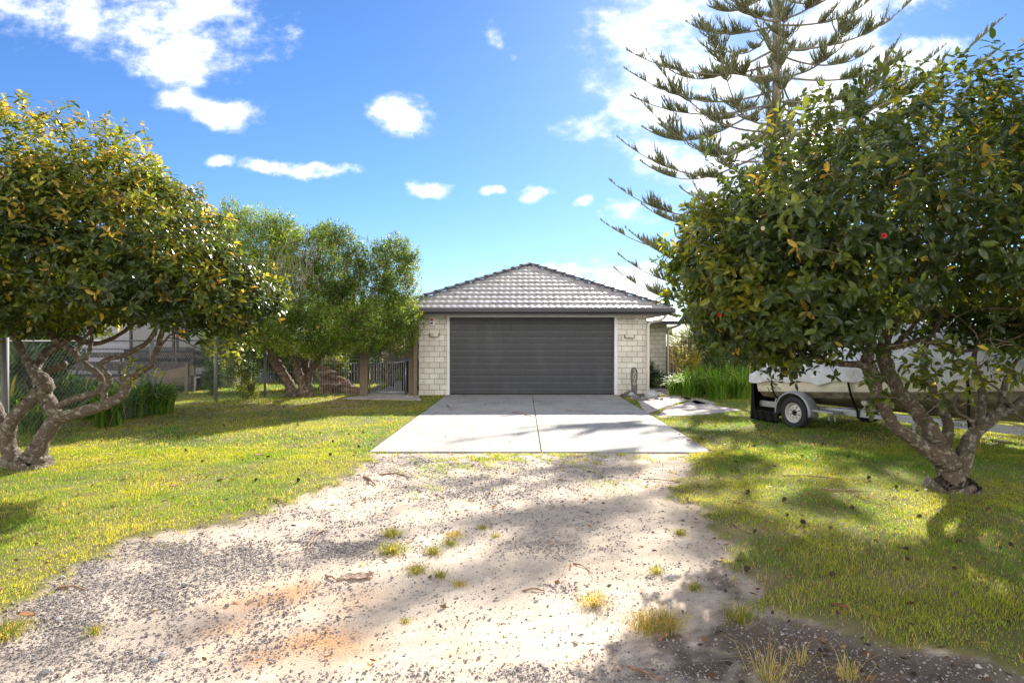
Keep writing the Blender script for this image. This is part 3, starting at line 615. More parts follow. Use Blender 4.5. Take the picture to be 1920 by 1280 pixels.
def rock(c, r, m, name='rock', label='', group=None, seed=0, sc=(1, 1, .7)):
    n1_, n2_ = 10, 14; V = []
    for i in range(n1_ + 1):
        th = math.pi * i / n1_
        for j in range(n2_): V.append((math.sin(th) * math.cos(2 * math.pi * j / n2_), math.sin(th) * math.sin(2 * math.pi * j / n2_), math.cos(th)))
    V = np.array(V); q = V * 1.3 + seed * 3.7; d = 1 + .22 * sn(q, 1.2, 0) + .12 * sn(q, 3, 1); d = np.round(d * 9) / 9 * .5 + d * .5
    V = V * d[:, None] * r * np.array(sc) + np.array(c)
    Fs = [(i * n2_ + j, (i + 1) * n2_ + j, (i + 1) * n2_ + (j + 1) % n2_, i * n2_ + (j + 1) % n2_) for i in range(n1_) for j in range(n2_)]
    return tag(MB().add(V, Fs).build(name, m), label, 'rock', group)
RK = [(1178, 741, .13, 'rock', 'squat pale grey rock nearest the garage door frame'), (1190, 749, .12, 'rock', 'dark rock in front and left of the number post'),
      (1203, 752, .10, 'rock', 'low dark rock at the foot of the number post'), (1222, 746, .17, 'pale_rock', 'largest pale angular rock right of the number post'),
      (1211, 751, .07, 'rock', 'small dark rock between the post and the big pale rock'), (1231, 750, .06, 'rock', 'small round rock on the paving beside the big pale rock'),
      (1240, 751, .055, 'rock', 'outermost little brown rock on the paving near the number post'), (1184, 744, .09, 'pale_rock', 'small whitish rock left of the number post')]
for i, (px, py, r, m_, lb) in enumerate(RK):
    g_ = G(px, py); rock((g_[0], g_[1], r * .4), r, M[m_], label=lb, group='rocks round the number post', seed=i + 1, sc=(1.1, .8, .85))
mb = MB(); mb.prism([(2.76, 17.95), (3.56, 17.9), (3.85, 18.1), (3.55, 18.54), (2.78, 18.54)], -.05, .055); o = mb.build('garden_bed', mat('dark bed soil', (.07, .065, .055), .95, noise=(20, (.16, .15, .13), .45, .6), bump=(18, 1, .06)), bevel=.03); o['kind'] = 'structure'
# ---------------------------------------------------------------- foliage tools
def unit(a): return a / (np.linalg.norm(a, axis=-1, keepdims=True) + 1e-9)
LT = np.array([(0, 0, 0), (.28, -.40, .0), (.30, 0, -.05), (.28, .40, 0), (.68, -.38, -.05), (.70, 0, -.11), (.68, .38, -.05), (1, 0, -.26)])
LTF = np.array([(0, 1, 2), (0, 2, 3), (1, 4, 5), (1, 5, 2), (2, 5, 6), (2, 6, 3), (4, 7, 5), (5, 7, 6)])
ST = np.array([(0, 0, 0), (.5, -.5, .0), (.5, .5, 0), (1, 0, -.12)]); STF = np.array([(0, 1, 2), (1, 3, 2)])
def leaves(P, D, Nn, L, Wd, col, tmpl=LT, tf=LTF):
    D = unit(D); S = unit(np.cross(Nn, D)); U = np.cross(D, S); n = len(P); m = len(tmpl)
    V = P[:, None] + D[:, None] * (tmpl[None, :, 0:1] * L[:, None, None]) + S[:, None] * (tmpl[None, :, 1:2] * Wd[:, None, None]) + U[:, None] * (tmpl[None, :, 2:3] * L[:, None, None] * rng.uniform(.3, 1.7, (n, 1, 1)))
    return V.reshape(-1, 3), (np.arange(n)[:, None, None] * m + tf[None]).reshape(-1, 3), np.repeat(col, m, axis=0)
def sample_crown(ell, n, shell=.22, rough=.12, rk=2.2, zmin=None):
    ell = np.array(ell, float); c, r = ell[:, :3], ell[:, 3:]
    w = (r[:, 0] * r[:, 1] + r[:, 1] * r[:, 2] + r[:, 0] * r[:, 2]); w /= w.sum(); i = rng.choice(len(ell), n, p=w)
    d = unit(rng.normal(size=(n, 3))); f = 1 - np.minimum(np.abs(rng.exponential(shell, n)), .95)
    P = c[i] + d * r[i] * f[:, None] * (1 + rough * (sn(d * 1.0 + c[i], rk, 0) + .6 * sn(d + c[i], rk * 2.7, 1)))[:, None]
    ok = np.ones(n, bool)
    for k in range(len(ell)): ok &= ~((np.linalg.norm((P - c[k]) / r[k], axis=1) < .62) & (i != k))
    if zmin is not None: ok &= P[:, 2] > zmin
    Nn = unit(d / r[i]); return P[ok], Nn[ok], f[ok]
def cluster_leaves(P, A, k, L0, W0, colf, spread=(50, 95), droop=.3, gap=.012, **kw):
    n = len(P); A = unit(A); T1 = unit(np.cross(A, rng.normal(size=(n, 3)))); T2 = np.cross(A, T1)
    idx = np.repeat(np.arange(n), k); j = np.tile(np.arange(k), n); ph = j * 2.4 + np.repeat(rng.uniform(0, 6.28, n), k)
    th = np.radians(spread[0] + (spread[1] - spread[0]) * (j / max(1, k - 1)) + rng.normal(0, 9, n * k))
    rad = T1[idx] * np.cos(ph)[:, None] + T2[idx] * np.sin(ph)[:, None]
    D = A[idx] * np.cos(th)[:, None] + rad * np.sin(th)[:, None]; D[:, 2] -= droop * rng.random(n * k)
    Nn = A[idx] * np.sin(th)[:, None] - rad * np.cos(th)[:, None] + rng.normal(0, .15, (n * k, 3)); Nn[:, 2] += .35
    base = P[idx] - A[idx] * (j * gap)[:, None]
    L = L0 * rng.uniform(.6, 1.2, n * k); Wd = W0 * rng.uniform(.75, 1.2, n * k) * (L / L0)
    return leaves(base, D, Nn, L, Wd, colf(idx, j, base), **kw)
def grow(nodes, targets, r_tip=.004, jit=.12, sag=.0, nmin=4):
    """connect every target to the nearest existing node with a crooked twig; twigs can carry later twigs. nodes: list (x,y,z,r)"""
    nodes = [tuple(q) for q in nodes]; arr = np.array(nodes); paths = []
    todo = sorted(range(len(targets)), key=lambda i: np.min(np.linalg.norm(arr[:, :3] - targets[i], axis=1)))
    for i in todo:
        t = targets[i]; d = np.linalg.norm(arr[:, :3] - t, axis=1); q = int(np.argmin(d + .25 * (arr[:, 3] < r_tip * 1.3)))
        a = arr[q]; L_ = d[q]
        if L_ < .04: continue
        m = max(nmin, int(L_ / .12)); s = np.linspace(0, 1, m + 1)[:, None]
        pts = a[:3] + (t - a[:3]) * s; w = np.sin(s * math.pi)
        pts = pts + w * L_ * jit * np.array([random.uniform(-1, 1), random.uniform(-1, 1), random.uniform(-.2, 1)]) + rng.normal(0, .04 * min(L_, .6), pts.shape) * w
        r0 = min(a[3] * .7, .006 + .010 * L_); rr = r0 + (r_tip - r0) * s[:, 0]
        paths.append((pts, rr)); new = np.concatenate([pts[1:], rr[1:, None]], 1); arr = np.concatenate([arr, new])
    return paths
def px_path(lst, Yd=None):
    """list of (px,py,Y,radius in metres)"""
    return np.array([P3(a, b, y) for a, b, y, r in lst]), np.array([r for *_, r in lst])
def trunk_mesh(paths, n=12, rough=.10, k=6):
    mb = MB(); nodes = []
    for lst in paths:
        p, r = px_path(lst); pp = smooth_path(p, k); rr = np.interp(np.linspace(0, len(r) - 1, len(pp)), np.arange(len(r)), r)
        if len(pp) > 6 and rr.mean() > .02: pp[1:-1] += rng.normal(0, .05 * rr.mean(), (len(pp) - 2, 3))
        mb.tube(pp, rr, n if rr.max() > .03 else 7, rough); nodes += [(*a, b) for a, b in zip(pp, rr)]
    return mb, nodes
def twig_mesh(paths, n=4):
    mb = MB()
    for p, r in paths: mb.tube(p, r, n, 0, caps=False)
    return mb

def pal(*c): return np.array(c, float)
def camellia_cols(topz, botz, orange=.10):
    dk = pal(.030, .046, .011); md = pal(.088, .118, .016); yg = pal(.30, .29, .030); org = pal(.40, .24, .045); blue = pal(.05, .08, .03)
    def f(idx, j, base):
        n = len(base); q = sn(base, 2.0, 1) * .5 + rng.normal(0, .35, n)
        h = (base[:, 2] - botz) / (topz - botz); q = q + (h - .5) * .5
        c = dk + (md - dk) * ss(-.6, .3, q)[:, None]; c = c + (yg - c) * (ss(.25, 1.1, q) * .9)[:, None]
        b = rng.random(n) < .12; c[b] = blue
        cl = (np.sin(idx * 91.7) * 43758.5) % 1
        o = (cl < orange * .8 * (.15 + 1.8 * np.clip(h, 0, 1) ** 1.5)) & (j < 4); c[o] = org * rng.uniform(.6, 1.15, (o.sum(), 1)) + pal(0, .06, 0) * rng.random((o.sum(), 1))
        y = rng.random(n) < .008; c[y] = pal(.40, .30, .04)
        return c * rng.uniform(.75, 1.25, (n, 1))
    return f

def crown(V, Fc, cc, leaf, par, tw, name='crown', tm='twig'):
    '''leaves and the fine twigs that carry them as one mesh with two materials'''
    V = np.asarray(V, np.float32); V2, F2, n0 = [V], [np.asarray(Fc)], len(V); c2 = [np.asarray(cc)]; nl = len(Fc)
    for p, r in tw:
        tv, tf = tube(p, r, 4); tf = np.array(tf) + n0; F2 += [tf[:, [0, 1, 2]], tf[:, [0, 2, 3]]]; V2.append(tv); c2.append(np.full((len(tv), 3), .1)); n0 += len(tv)
    o = np_mesh(name, np.concatenate(V2), np.concatenate(F2), M[leaf], par, col=np.concatenate(c2)); o.data.materials.append(M[tm])
    mi = np.zeros(len(o.data.polygons), np.int32); mi[nl:] = 1; o.data.polygons.foreach_set('material_index', mi); return o

# ---------------------------------------------------------------- right foreground tree
TY = 6.9
rt = empty('camellia_tree', (4.62, TY, 0), 'big round crowned tree with red blossom and forked lichened trunk in front of the boat', 'tree', 'round crowned trees flanking the drive')
def zz(l, s=.2969, ox=1380, oy=560): return [(ox + a * s, oy + b * s, TY + dy, r) for a, b, dy, r in l]
RT = [zz([(1362, 1262, 0, .34), (1362, 1238, 0, .27), (1361, 1215, 0, .215), (1358, 1175, 0, .178), (1352, 1130, 0, .16), (1335, 1040, 0, .155), (1290, 960, -.02, .13), (1250, 880, 0, .12), (1200, 790, .0, .105), (1150, 725, .05, .09), (1090, 660, .1, .085), (1035, 590, .1, .08), (985, 510, .15, .09), (950, 430, .2, .10), (930, 330, .25, .085), (950, 250, .3, .07), (990, 130, .3, .06), (1010, -60, .3, .04), (1020, -300, .3, .02)]),
      zz([(1290, 1010, -.04, .11), (1210, 950, -.08, .095), (1120, 890, -.12, .085), (1020, 820, -.15, .08), (965, 740, -.15, .075), (925, 650, -.15, .075), (880, 560, -.1, .08), (850, 460, -.1, .09), (830, 390, -.1, .08), (850, 290, -.05, .06), (850, 180, 0, .05), (800, 60, 0, .035), (740, -120, 0, .02)]),
      zz([(845, 430, -.1, .055), (780, 415, -.15, .045), (700, 412, -.25, .04), (590, 400, -.3, .036), (520, 360, -.35, .033), (470, 315, -.4, .03), (380, 300, -.4, .022), (270, 250, -.45, .014), (150, 240, -.5, .008)]),
      zz([(590, 400, -.3, .016), (480, 395, -.35, .012), (400, 360, -.4, .010), (330, 430, -.4, .007), (230, 445, -.45, .005), (150, 460, -.45, .004)]),
      zz([(1310, 1000, .05, .10), (1325, 900, .1, .075), (1340, 790, .12, .065), (1300, 700, .15, .06), (1260, 620, .15, .055), (1235, 540, .2, .05), (1190, 440, .25, .04), (1200, 300, .3, .035), (1290, 120, .3, .02)]),
      zz([(1385, 1130, .0, .14), (1420, 1040, -.02, .115), (1455, 950, -.04, .10), (1490, 870, -.05, .085), (1560, 800, -.08, .075), (1640, 735, -.1, .065), (1730, 700, -.1, .06), (1800, 650, -.1, .05), (1900, 560, -.1, .04), (2050, 480, -.1, .02)]),
      zz([(1530, 830, -.06, .06), (1545, 720, -.05, .055), (1560, 620, 0, .05), (1540, 520, 0, .045), (1500, 400, .1, .035), (1540, 250, .1, .02)]),
      zz([(1640, 740, -.1, .05), (1680, 660, -.1, .045), (1690, 580, -.1, .04), (1720, 480, -.1, .03), (1780, 380, -.1, .02)]),
      zz([(1510, 820, -.05, .028), (1470, 760, -.1, .024), (1400, 720, -.12, .022), (1375, 660, -.15, .02), (1400, 600, -.15, .014)]),
      zz([(950, 300, .2, .05), (1010, 300, .1, .045), (1100, 280, 0, .04), (1170, 260, -.1, .035), (1280, 290, -.2, .03), (1420, 330, -.3, .022), (1600, 310, -.35, .014)]),
      zz([(1000, 300, .1, .04), (1060, 240, .1, .03), (1130, 160, .1, .026), (1220, 60, .1, .02), (1330, -100, .1, .014)]),
      zz([(1720, 700, -.1, .022), (1790, 740, -.2, .018), (1850, 790, -.25, .012)]),
      zz([(1750, 690, -.1, .03), (1700, 620, -.3, .02), (1640, 560, -.4, .014), (1500, 480, -.5, .01)])]
RT = [[(a, b, y, r * (.82 if b < 900 else .95)) for a, b, y, r in l] for l in RT]; mb, nodes = trunk_mesh(RT, 18, .055); mb.build('trunk', M['bark'], rt, smooth=True)
ELR = [(4.8, 6.75, 2.6, 3.1, 2.0, 1.60), (2.95, 6.6, 2.3, 1.45, 1.2, 1.0), (5.4, 5.9, 2.45, 1.6, 1.3, 1.35), (6.2, 7.2, 2.8, 1.9, 1.8, 1.42)]
def low_cut(P):   # underside of the crown, follows the photo: higher in the middle where the limbs show
    t = 983 + F * P[:, 0] / P[:, 1]; y = 635 - F * (P[:, 2] - HH) / P[:, 1]
    return t, y
P, Nn, f = sample_crown(ELR, 14500, .15, .12, 3.2)
zl = 1.62 + .10 * np.sin(P[:, 0] * 2.1) + .34 * ss(3.1, 3.8, P[:, 0]) - .36 * ss(4.7, 5.4, P[:, 0]) - .27 * ss(3.3, 2.2, P[:, 0])
k_ = P[:, 2] > zl + rng.normal(0, .06, len(P)); 
thin = (P[:, 0] > 4.9) & (P[:, 2] > 2.0) & (P[:, 2] < 3.1) & (sn(P, 2.6, 2) > .05); k_ &= ~(thin & (rng.random(len(P)) < .62)); P, Nn, f = P[k_], Nn[k_], f[k_]
A = unit(Nn + np.array([0, 0, .55]) + rng.normal(0, .35, P.shape))
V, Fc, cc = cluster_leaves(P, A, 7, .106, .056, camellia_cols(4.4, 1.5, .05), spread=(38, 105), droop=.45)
lo = [q for q in nodes if q[2] > 1.45]
t1 = sample_crown([(a, b, c, d * .72, e * .72, g * .72) for a, b, c, d, e, g in ELR], 260, .3, .1, zmin=1.5)[0]; t1 = t1[t1[:, 2] > 1.75]
pt = grow(lo, t1, .006, .16); nd = lo + [(*p[i], r[i]) for p, r in pt for i in range(len(p))]
pt2 = grow(nd, P[rng.choice(len(P), 1500, replace=False)], .0028, .12, nmin=3)
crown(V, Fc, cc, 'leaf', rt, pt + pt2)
def blossom(px, py, Y, r, m_, lab, par):
    c = P3(px, py, Y); mb = MB()
    for ring, (k, rr, tilt) in enumerate(((6, 1, .25), (5, .7, .7), (4, .4, 1.1))):
        for i in range(k):
            a = 2 * math.pi * i / k + ring * .5; d = np.array([math.cos(a) * math.cos(tilt), -math.sin(tilt), math.sin(a) * math.cos(tilt)]); s = np.array([-math.sin(a), 0, math.cos(a)])
            b = c + d * r * rr; mb.add([c, c + d * r * rr * .6 + s * r * .42 * rr, b + s * .2 * r, b - s * .2 * r, c + d * r * rr * .6 - s * r * .42 * rr], [(0, 1, 2, 3, 4)])
    return tag(mb.build('blossom', m_, par), lab)
blossom(1657, 442, 4.66, .022, M['flower'], 'single red blossom', rt); blossom(1349, 590, 5.95, .018, M['flower'], 'small red blossom', rt); blossom(1430, 428, 5.3, .018, M['petal'], 'fading white blossom', rt)
blossom(1518, 642, 5.6, .018, M['petal'], 'cream blossom', rt); blossom(1523, 253, 5.4, .012, M['flower'], 'red bud', rt)
# loose leaf clusters on the low bare boughs
lowc = np.array([P3(px, py, y) for px, py, y in [(1455, 672, 6.4), (1440, 668, 6.4), (1480, 670, 6.5), (1470, 690, 6.5), (1500, 660, 6.5), (1430, 700, 6.4), (1445, 690, 6.4), (1510, 690, 6.5), (1560, 676, 6.5), (1600, 655, 6.4), (1640, 640, 6.3), (1690, 700, 5.6), (1720, 690, 5.5), (1750, 705, 5.5), (1700, 720, 5.6), (1735, 715, 5.5), (1780, 690, 5.4), (1810, 700, 5.4), (1840, 680, 5.3), (1870, 690, 5.4), (1900, 700, 5.3), (1670, 685, 5.8), (1765, 735, 5.5), (1830, 715, 5.4), (1880, 660, 5.2), (1660, 700, 5.8), (1655, 740, 5.9), (1800, 665, 5.2), (1850, 640, 5.2), (1760, 650, 5.4), (1900, 640, 5.1), (1710, 655, 5.6), (1540, 650, 6.2), (1590, 640, 6.1), (1350, 668, 6.3), (1390, 676, 6.3), (1420, 660, 6.3)]])
lowc = np.concatenate([lowc + rng.normal(0, .09, lowc.shape) for _ in range(3)])
V, Fc, cc = cluster_leaves(lowc, rng.normal(0, .5, lowc.shape) + np.array([0, -.3, .6]), 7, .085, .05, camellia_cols(4.4, 1.5, .03), spread=(38, 105), droop=.5)
crown(V, Fc, cc, 'leaf', rt, grow(nd, lowc, .003, .12), 'low_foliage')

# ---------------------------------------------------------------- left foreground tree
TY = 8.2
lt = empty('camellia_tree', (-6.45, TY, 0), 'spreading tree with orange tinged leaves and twisted pale branches on the sunny left lawn', 'tree', 'round crowned trees flanking the drive')
def zl_(l): return [(a * .2813, 540 + b * .2813, TY + dy, r) for a, b, dy, r in l]
LTp = [zl_([(104, 1250, 0, .32), (100, 1215, 0, .26), (95, 1165, 0, .20), (60, 1080, 0, .165), (30, 960, 0, .15), (-10, 850, .05, .13), (-60, 740, .1, .11), (-100, 560, .1, .09), (-90, 300, .1, .06), (-40, 0, .1, .04)]),
      zl_([(45, 1010, 0, .14), (70, 900, -.03, .12), (140, 815, -.03, .11), (210, 745, 0, .11), (270, 690, 0, .15), (310, 660, 0, .17), (285, 615, 0, .13), (240, 570, 0, .10), (195, 505, .03, .075), (150, 430, .05, .065), (100, 320, .05, .06), (40, 200, .05, .055), (0, 80, .05, .04)]),
      zl_([(218, 1185, -.1, .28), (224, 1150, -.1, .21), (235, 1110, -.1, .155), (275, 1030, -.1, .14), (330, 930, -.1, .135), (390, 870, -.1, .13), (470, 845, -.12, .105), (560, 820, -.15, .10), (660, 790, -.15, .095), (760, 750, -.15, .09), (830, 690, -.15, .085), (865, 610, -.15, .075), (930, 560, -.15, .06), (1005, 515, -.15, .055), (1035, 430, -.12, .05), (1070, 330, -.1, .045), (1095, 200, -.1, .04), (1115, 60, -.1, .03)]),
      zl_([(385, 880, -.1, .12), (350, 800, -.05, .12), (310, 740, 0, .13), (290, 680, 0, .13)]),
      zl_([(390, 790, -.1, .06), (460, 750, -.1, .06), (560, 720, -.1, .058), (650, 690, -.1, .056), (680, 620, -.1, .055), (640, 560, -.1, .055), (570, 510, -.1, .055), (515, 450, -.1, .052), (470, 405, -.1, .06), (400, 360, -.08, .06), (340, 320, -.05, .04), (300, 200, 0, .03)]),
      zl_([(700, 770, -.15, .06), (695, 690, -.15, .06), (730, 610, -.18, .058), (700, 555, -.18, .05), (670, 510, -.16, .045), (720, 475, -.16, .045), (820, 450, -.16, .045), (910, 405, -.16, .042), (990, 350, -.16, .04), (1050, 250, -.16, .035), (1110, 100, -.16, .025)]),
      zl_([(240, 590, .15, .07), (250, 520, .3, .075), (300, 440, .4, .08), (380, 390, .5, .08), (480, 330, .5, .06), (620, 370, .5, .05), (760, 330, .5, .04), (880, 250, .5, .03), (1000, 150, .5, .02)]),
      zl_([(300, 560, .3, .07), (400, 520, .35, .07), (440, 500, .35, .05)]),
      zl_([(520, 420, -.1, .035), (540, 360, -.1, .03), (600, 290, -.1, .03), (660, 200, -.1, .02)]),
      zl_([(575, 480, -.05, .035), (600, 400, -.05, .035), (610, 300, 0, .03), (560, 150, 0, .02)]),
      zl_([(1045, 430, -.12, .022), (1100, 350, -.2, .018), (1140, 310, -.25, .016), (1220, 285, -.3, .014), (1290, 300, -.3, .012), (1350, 345, -.3, .009), (1430, 370, -.3, .006)]),
      zl_([(1110, 330, -.2, .012), (1200, 345, -.3, .011), (1300, 390, -.3, .009), (1410, 430, -.3, .006)]),
      zl_([(840, 690, -.15, .03), (800, 600, -.2, .022), (795, 540, -.2, .02), (810, 470, -.2, .02)]),
      zl_([(400, 700, -.1, .0), (410, 700, -.1, .0)])][:-1]
LTp = [[(a, b, y, (min(r, .135) if b < 540 + 1100 * .2813 else r * 1.15) * .70) for a, b, y, r in l] for l in LTp]; mb, nodes = trunk_mesh(LTp, 18, .055); mb.build('trunk', M['bark'], lt, smooth=True)
ELL = [(-7.2, 8.2, 2.95, 2.9, 2.1, 1.52), (-5.1, 7.9, 2.65, 1.35, 1.3, 1.15), (-4.3, 8.2, 2.25, 1.12, 1.6, .70), (-3.75, 7.7, 2.2, .62, .7, .45), (-6.2, 7.4, 2.55, 1.5, 1.2, .95)]
P, Nn, f = sample_crown(ELL, 14500, .15, .12, 3.2)
zl2 = 1.72 + .10 * np.sin(P[:, 0] * 2.3) - .12 * ss(-4.6, -4.0, P[:, 0]) + .12 * ss(-6.5, -5.8, P[:, 0]) + rng.normal(0, .06, len(P)); k_ = P[:, 2] > zl2; P, Nn, f = P[k_], Nn[k_], f[k_]
A = unit(Nn + np.array([0, 0, .55]) + rng.normal(0, .35, P.shape))
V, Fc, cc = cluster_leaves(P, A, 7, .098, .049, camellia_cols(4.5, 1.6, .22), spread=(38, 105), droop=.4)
lo = [q for q in nodes if q[2] > 1.3]
t1 = sample_crown([(a, b, c, d * .75, e * .75, g * .75) for a, b, c, d, e, g in ELL], 330, .3, .1, zmin=1.6)[0]
pt = grow(lo, t1, .006, .14); nd = lo + [(*p[i], r[i]) for p, r in pt for i in range(len(p))]
crown(V, Fc, cc, 'leaf', lt, pt + grow(nd, P[rng.choice(len(P), 1300, replace=False)], .0028, .12, nmin=3))
lowc = np.array([P3(px, py, y) for px, py, y in [(258, 676, 8), (262, 690, 8), (300, 698, 8), (236, 700, 8), (250, 708, 8), (400, 648, 7.8), (410, 655, 7.8), (425, 645, 7.8), (440, 655, 7.8), (450, 662, 7.8), (388, 632, 7.8), (455, 650, 7.9), (418, 668, 7.8), (430, 640, 7.8), (0, 640, 8), (50, 612, 8), (30, 620, 8), (70, 606, 8)]])
lowc = np.concatenate([lowc + rng.normal(0, .04, lowc.shape) for _ in range(2)])
V, Fc, cc = cluster_leaves(lowc, rng.normal(0, .5, lowc.shape) + np.array([0, -.3, .6]), 5, .075, .04, lambda i, j, b: pal(.2, .22, .03) * rng.uniform(.6, 1.3, (len(b), 1)), spread=(38, 105), droop=.5)
crown(V, Fc, cc, 'leaf', lt, grow(nd, lowc, .003, .12), 'low_foliage')

# ---------------------------------------------------------------- mid left bottlebrush
def fine_cols(a, b, c3=None, s=1.6):
    def f(idx, j, base):
        q = ss(-.9, .9, fb(base, s, 1) + rng.normal(0, .35, len(base)))[:, None]; c = a + (b - a) * q
        if c3 is not None: k = rng.random(len(base)) < .10; c[k] = c3
        return c * rng.uniform(.7, 1.3, (len(base), 1))
    return f
TY = 17.9
mt = empty('bottlebrush_tree', (-6.35, TY, 0), 'fine leaved bushy tree with three leaning brown trunks in front of the wire fence', 'tree')
def z3(l): return [(380 + a * .125, 620 + b * .125, TY + dy, r) for a, b, dy, r in l]
mb, nodes = trunk_mesh([z3([(1350, 1040, 0, .26), (1340, 980, 0, .19), (1300, 820, 0, .15), (1210, 640, 0, .13), (1100, 470, 0, .12), (1010, 280, -.1, .10), (900, 100, -.2, .08), (800, -200, -.2, .06), (700, -500, -.3, .04)]),
    z3([(1520, 1030, -.1, .24), (1515, 960, -.1, .17), (1490, 800, -.1, .13), (1430, 620, -.1, .11), (1370, 450, -.1, .10), (1230, 270, -.1, .08), (1150, 0, -.1, .06), (1100, -500, -.1, .04)]),
    z3([(1590, 1020, .1, .2), (1590, 930, .1, .14), (1570, 760, .1, .12), (1620, 620, .1, .11), (1720, 470, .1, .09), (1850, 300, .2, .07), (2100, 50, .2, .06), (2500, -400, .2, .04)]),
    z3([(1560, 760, .1, .10), (1540, 600, .2, .09), (1560, 400, .3, .08), (1620, 100, .3, .06), (1800, -400, .3, .04)])], 12, .16)
mb.build('trunk', M['bark_dark'], mt, smooth=True)
def E(px, py, Y, rx, rz, ry=None):
    c = P3(px, py, Y); s = Y / F; return (*c, rx * s, (ry or rx) * s, rz * s)
ELM = [E(470, 480, 18, 88, 92), E(430, 430, 18.2, 50, 55), E(590, 500, 17.8, 105, 80), E(620, 455, 18, 48, 42), E(560, 590, 17.4, 120, 80), E(480, 590, 17.6, 80, 70), E(680, 590, 17.6, 100, 75, 90), E(722, 520, 18, 72, 78), E(745, 480, 18.2, 40, 42), E(740, 600, 17.7, 55, 60), E(600, 650, 17.3, 70, 36), E(655, 525, 17.8, 48, 60), E(520, 440, 18, 45, 45)]
P, Nn, f = sample_crown(ELM, 21000, .26, .14, 3.0); k_ = sn(P, 3.4, 2) > -1.1; P, Nn = P[k_], Nn[k_]
zc = P[:, 2] > 1.25 + .25 * sn(P, 2.5, 1); P, Nn = P[zc], Nn[zc]
A = unit(Nn * .6 + np.array([0, 0, .9]) + rng.normal(0, .4, P.shape))
V, Fc, cc = cluster_leaves(P, A, 9, .10, .030, fine_cols(pal(.05, .095, .018), pal(.17, .24, .034), pal(.20, .14, .07)), spread=(20, 85), droop=.1, gap=.022, tmpl=ST, tf=STF)
tt = sample_crown([(a, b, c, d * .8, e * .8, g * .8) for a, b, c, d, e, g in ELM], 420, .25, .1, zmin=1.3)[0]
pt = grow([q for q in nodes if q[2] > 1.2], tt, .007, .12); nd = nodes + [(*p[i], r[i]) for p, r in pt for i in range(len(p))]
crown(V, Fc, cc, 'leaf_soft', mt, pt + grow(nd, P[rng.choice(len(P), 700, replace=False)], .004, .1, nmin=3))
# pale dead hanging sprays in the middle of the crown
mb = MB()
for i in range(60):
    c = P3(random.uniform(525, 600), random.uniform(445, 520), 16.2 + random.random() * .5); L_ = random.uniform(.5, 1.3); sx = random.uniform(-1, 1)
    s = np.linspace(0, 1, 6)[:, None]; mb.tube(c + s * np.array([sx * .5, 0, .15]) * L_ + s * s * np.array([0, -.1, -.9]) * L_, [.007, .006, .005, .004, .003, .002], 3, caps=False)
mb.build('dead_foliage', mat('dead grey twig', (.30, .25, .21), .9), mt)

# ---------------------------------------------------------------- tall araucaria pine
PX, PY = 11.4, 29.0; PS = 29 / 24
pine = empty('norfolk_pine', (PX, PY, 0), 'very tall whorled conifer with upturned combs of needles rising behind the right tree', 'tree')
def trz(py): return HH - (py - 635) * PY / F
mb = MB(); zs = np.linspace(-.1, 20.6, 50); rr = .29 * np.maximum(1 - zs / 24, 0) ** .8 + .02
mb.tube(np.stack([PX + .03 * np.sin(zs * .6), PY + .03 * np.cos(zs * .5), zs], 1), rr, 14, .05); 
mb.build('trunk', mat('glare pale pine bark', (.24, .21, .17), .9, noise=(7, (.13, .11, .085), .45, .6), bump=(10, 1, .04)), pine, smooth=True)  # bark paled: haze glare put into the colour
RB = MB(); rope_V, rope_F, rope_C, rofs = [], [], [], 0
def ropes(P0, D0, L0, r0=.013, curl=.5):
    """vectorised needle ropes: 4-sided, 4 rings, curling upward"""
    global rofs
    n = len(P0); D0 = unit(D0); up = np.array([0, 0, 1.]); S = unit(np.cross(D0, up) + 1e-3)
    rings = []
    for k, s in enumerate((0, .35, .7, 1.0)):
        c = P0 + D0 * (L0 * s)[:, None] + up * (L0 * curl * s * s)[:, None]; r = r0 * 1.35 * (1, 1.15, .9, .25)[k]
        U = unit(np.cross(S, D0 + up * (2 * curl * s)))
        rings.append(np.stack([c + S * r, c + U * r, c - S * r, c - U * r], 1))
    V = np.stack(rings, 1).reshape(n, 16, 3); q = []
    for k in range(3):
        for j in range(4): q.append((k * 4 + j, k * 4 + (j + 1) % 4, k * 4 + 4 + (j + 1) % 4, k * 4 + 4 + j))
    Fc = (np.arange(n)[:, None, None] * 16 + np.array(q)[None]).reshape(-1, 4)
    col = (pal(.12, .14, .07) + (pal(.26, .27, .15) - pal(.12, .14, .07)) * rng.random((n, 1))) * rng.uniform(.8, 1.2, (n, 1))  # needle colours lightened to stand for haze glare
    rope_V.append(V.reshape(-1, 3)); rope_F.append(Fc + rofs); rope_C.append(np.repeat(col, 16, 0)); rofs += n * 16
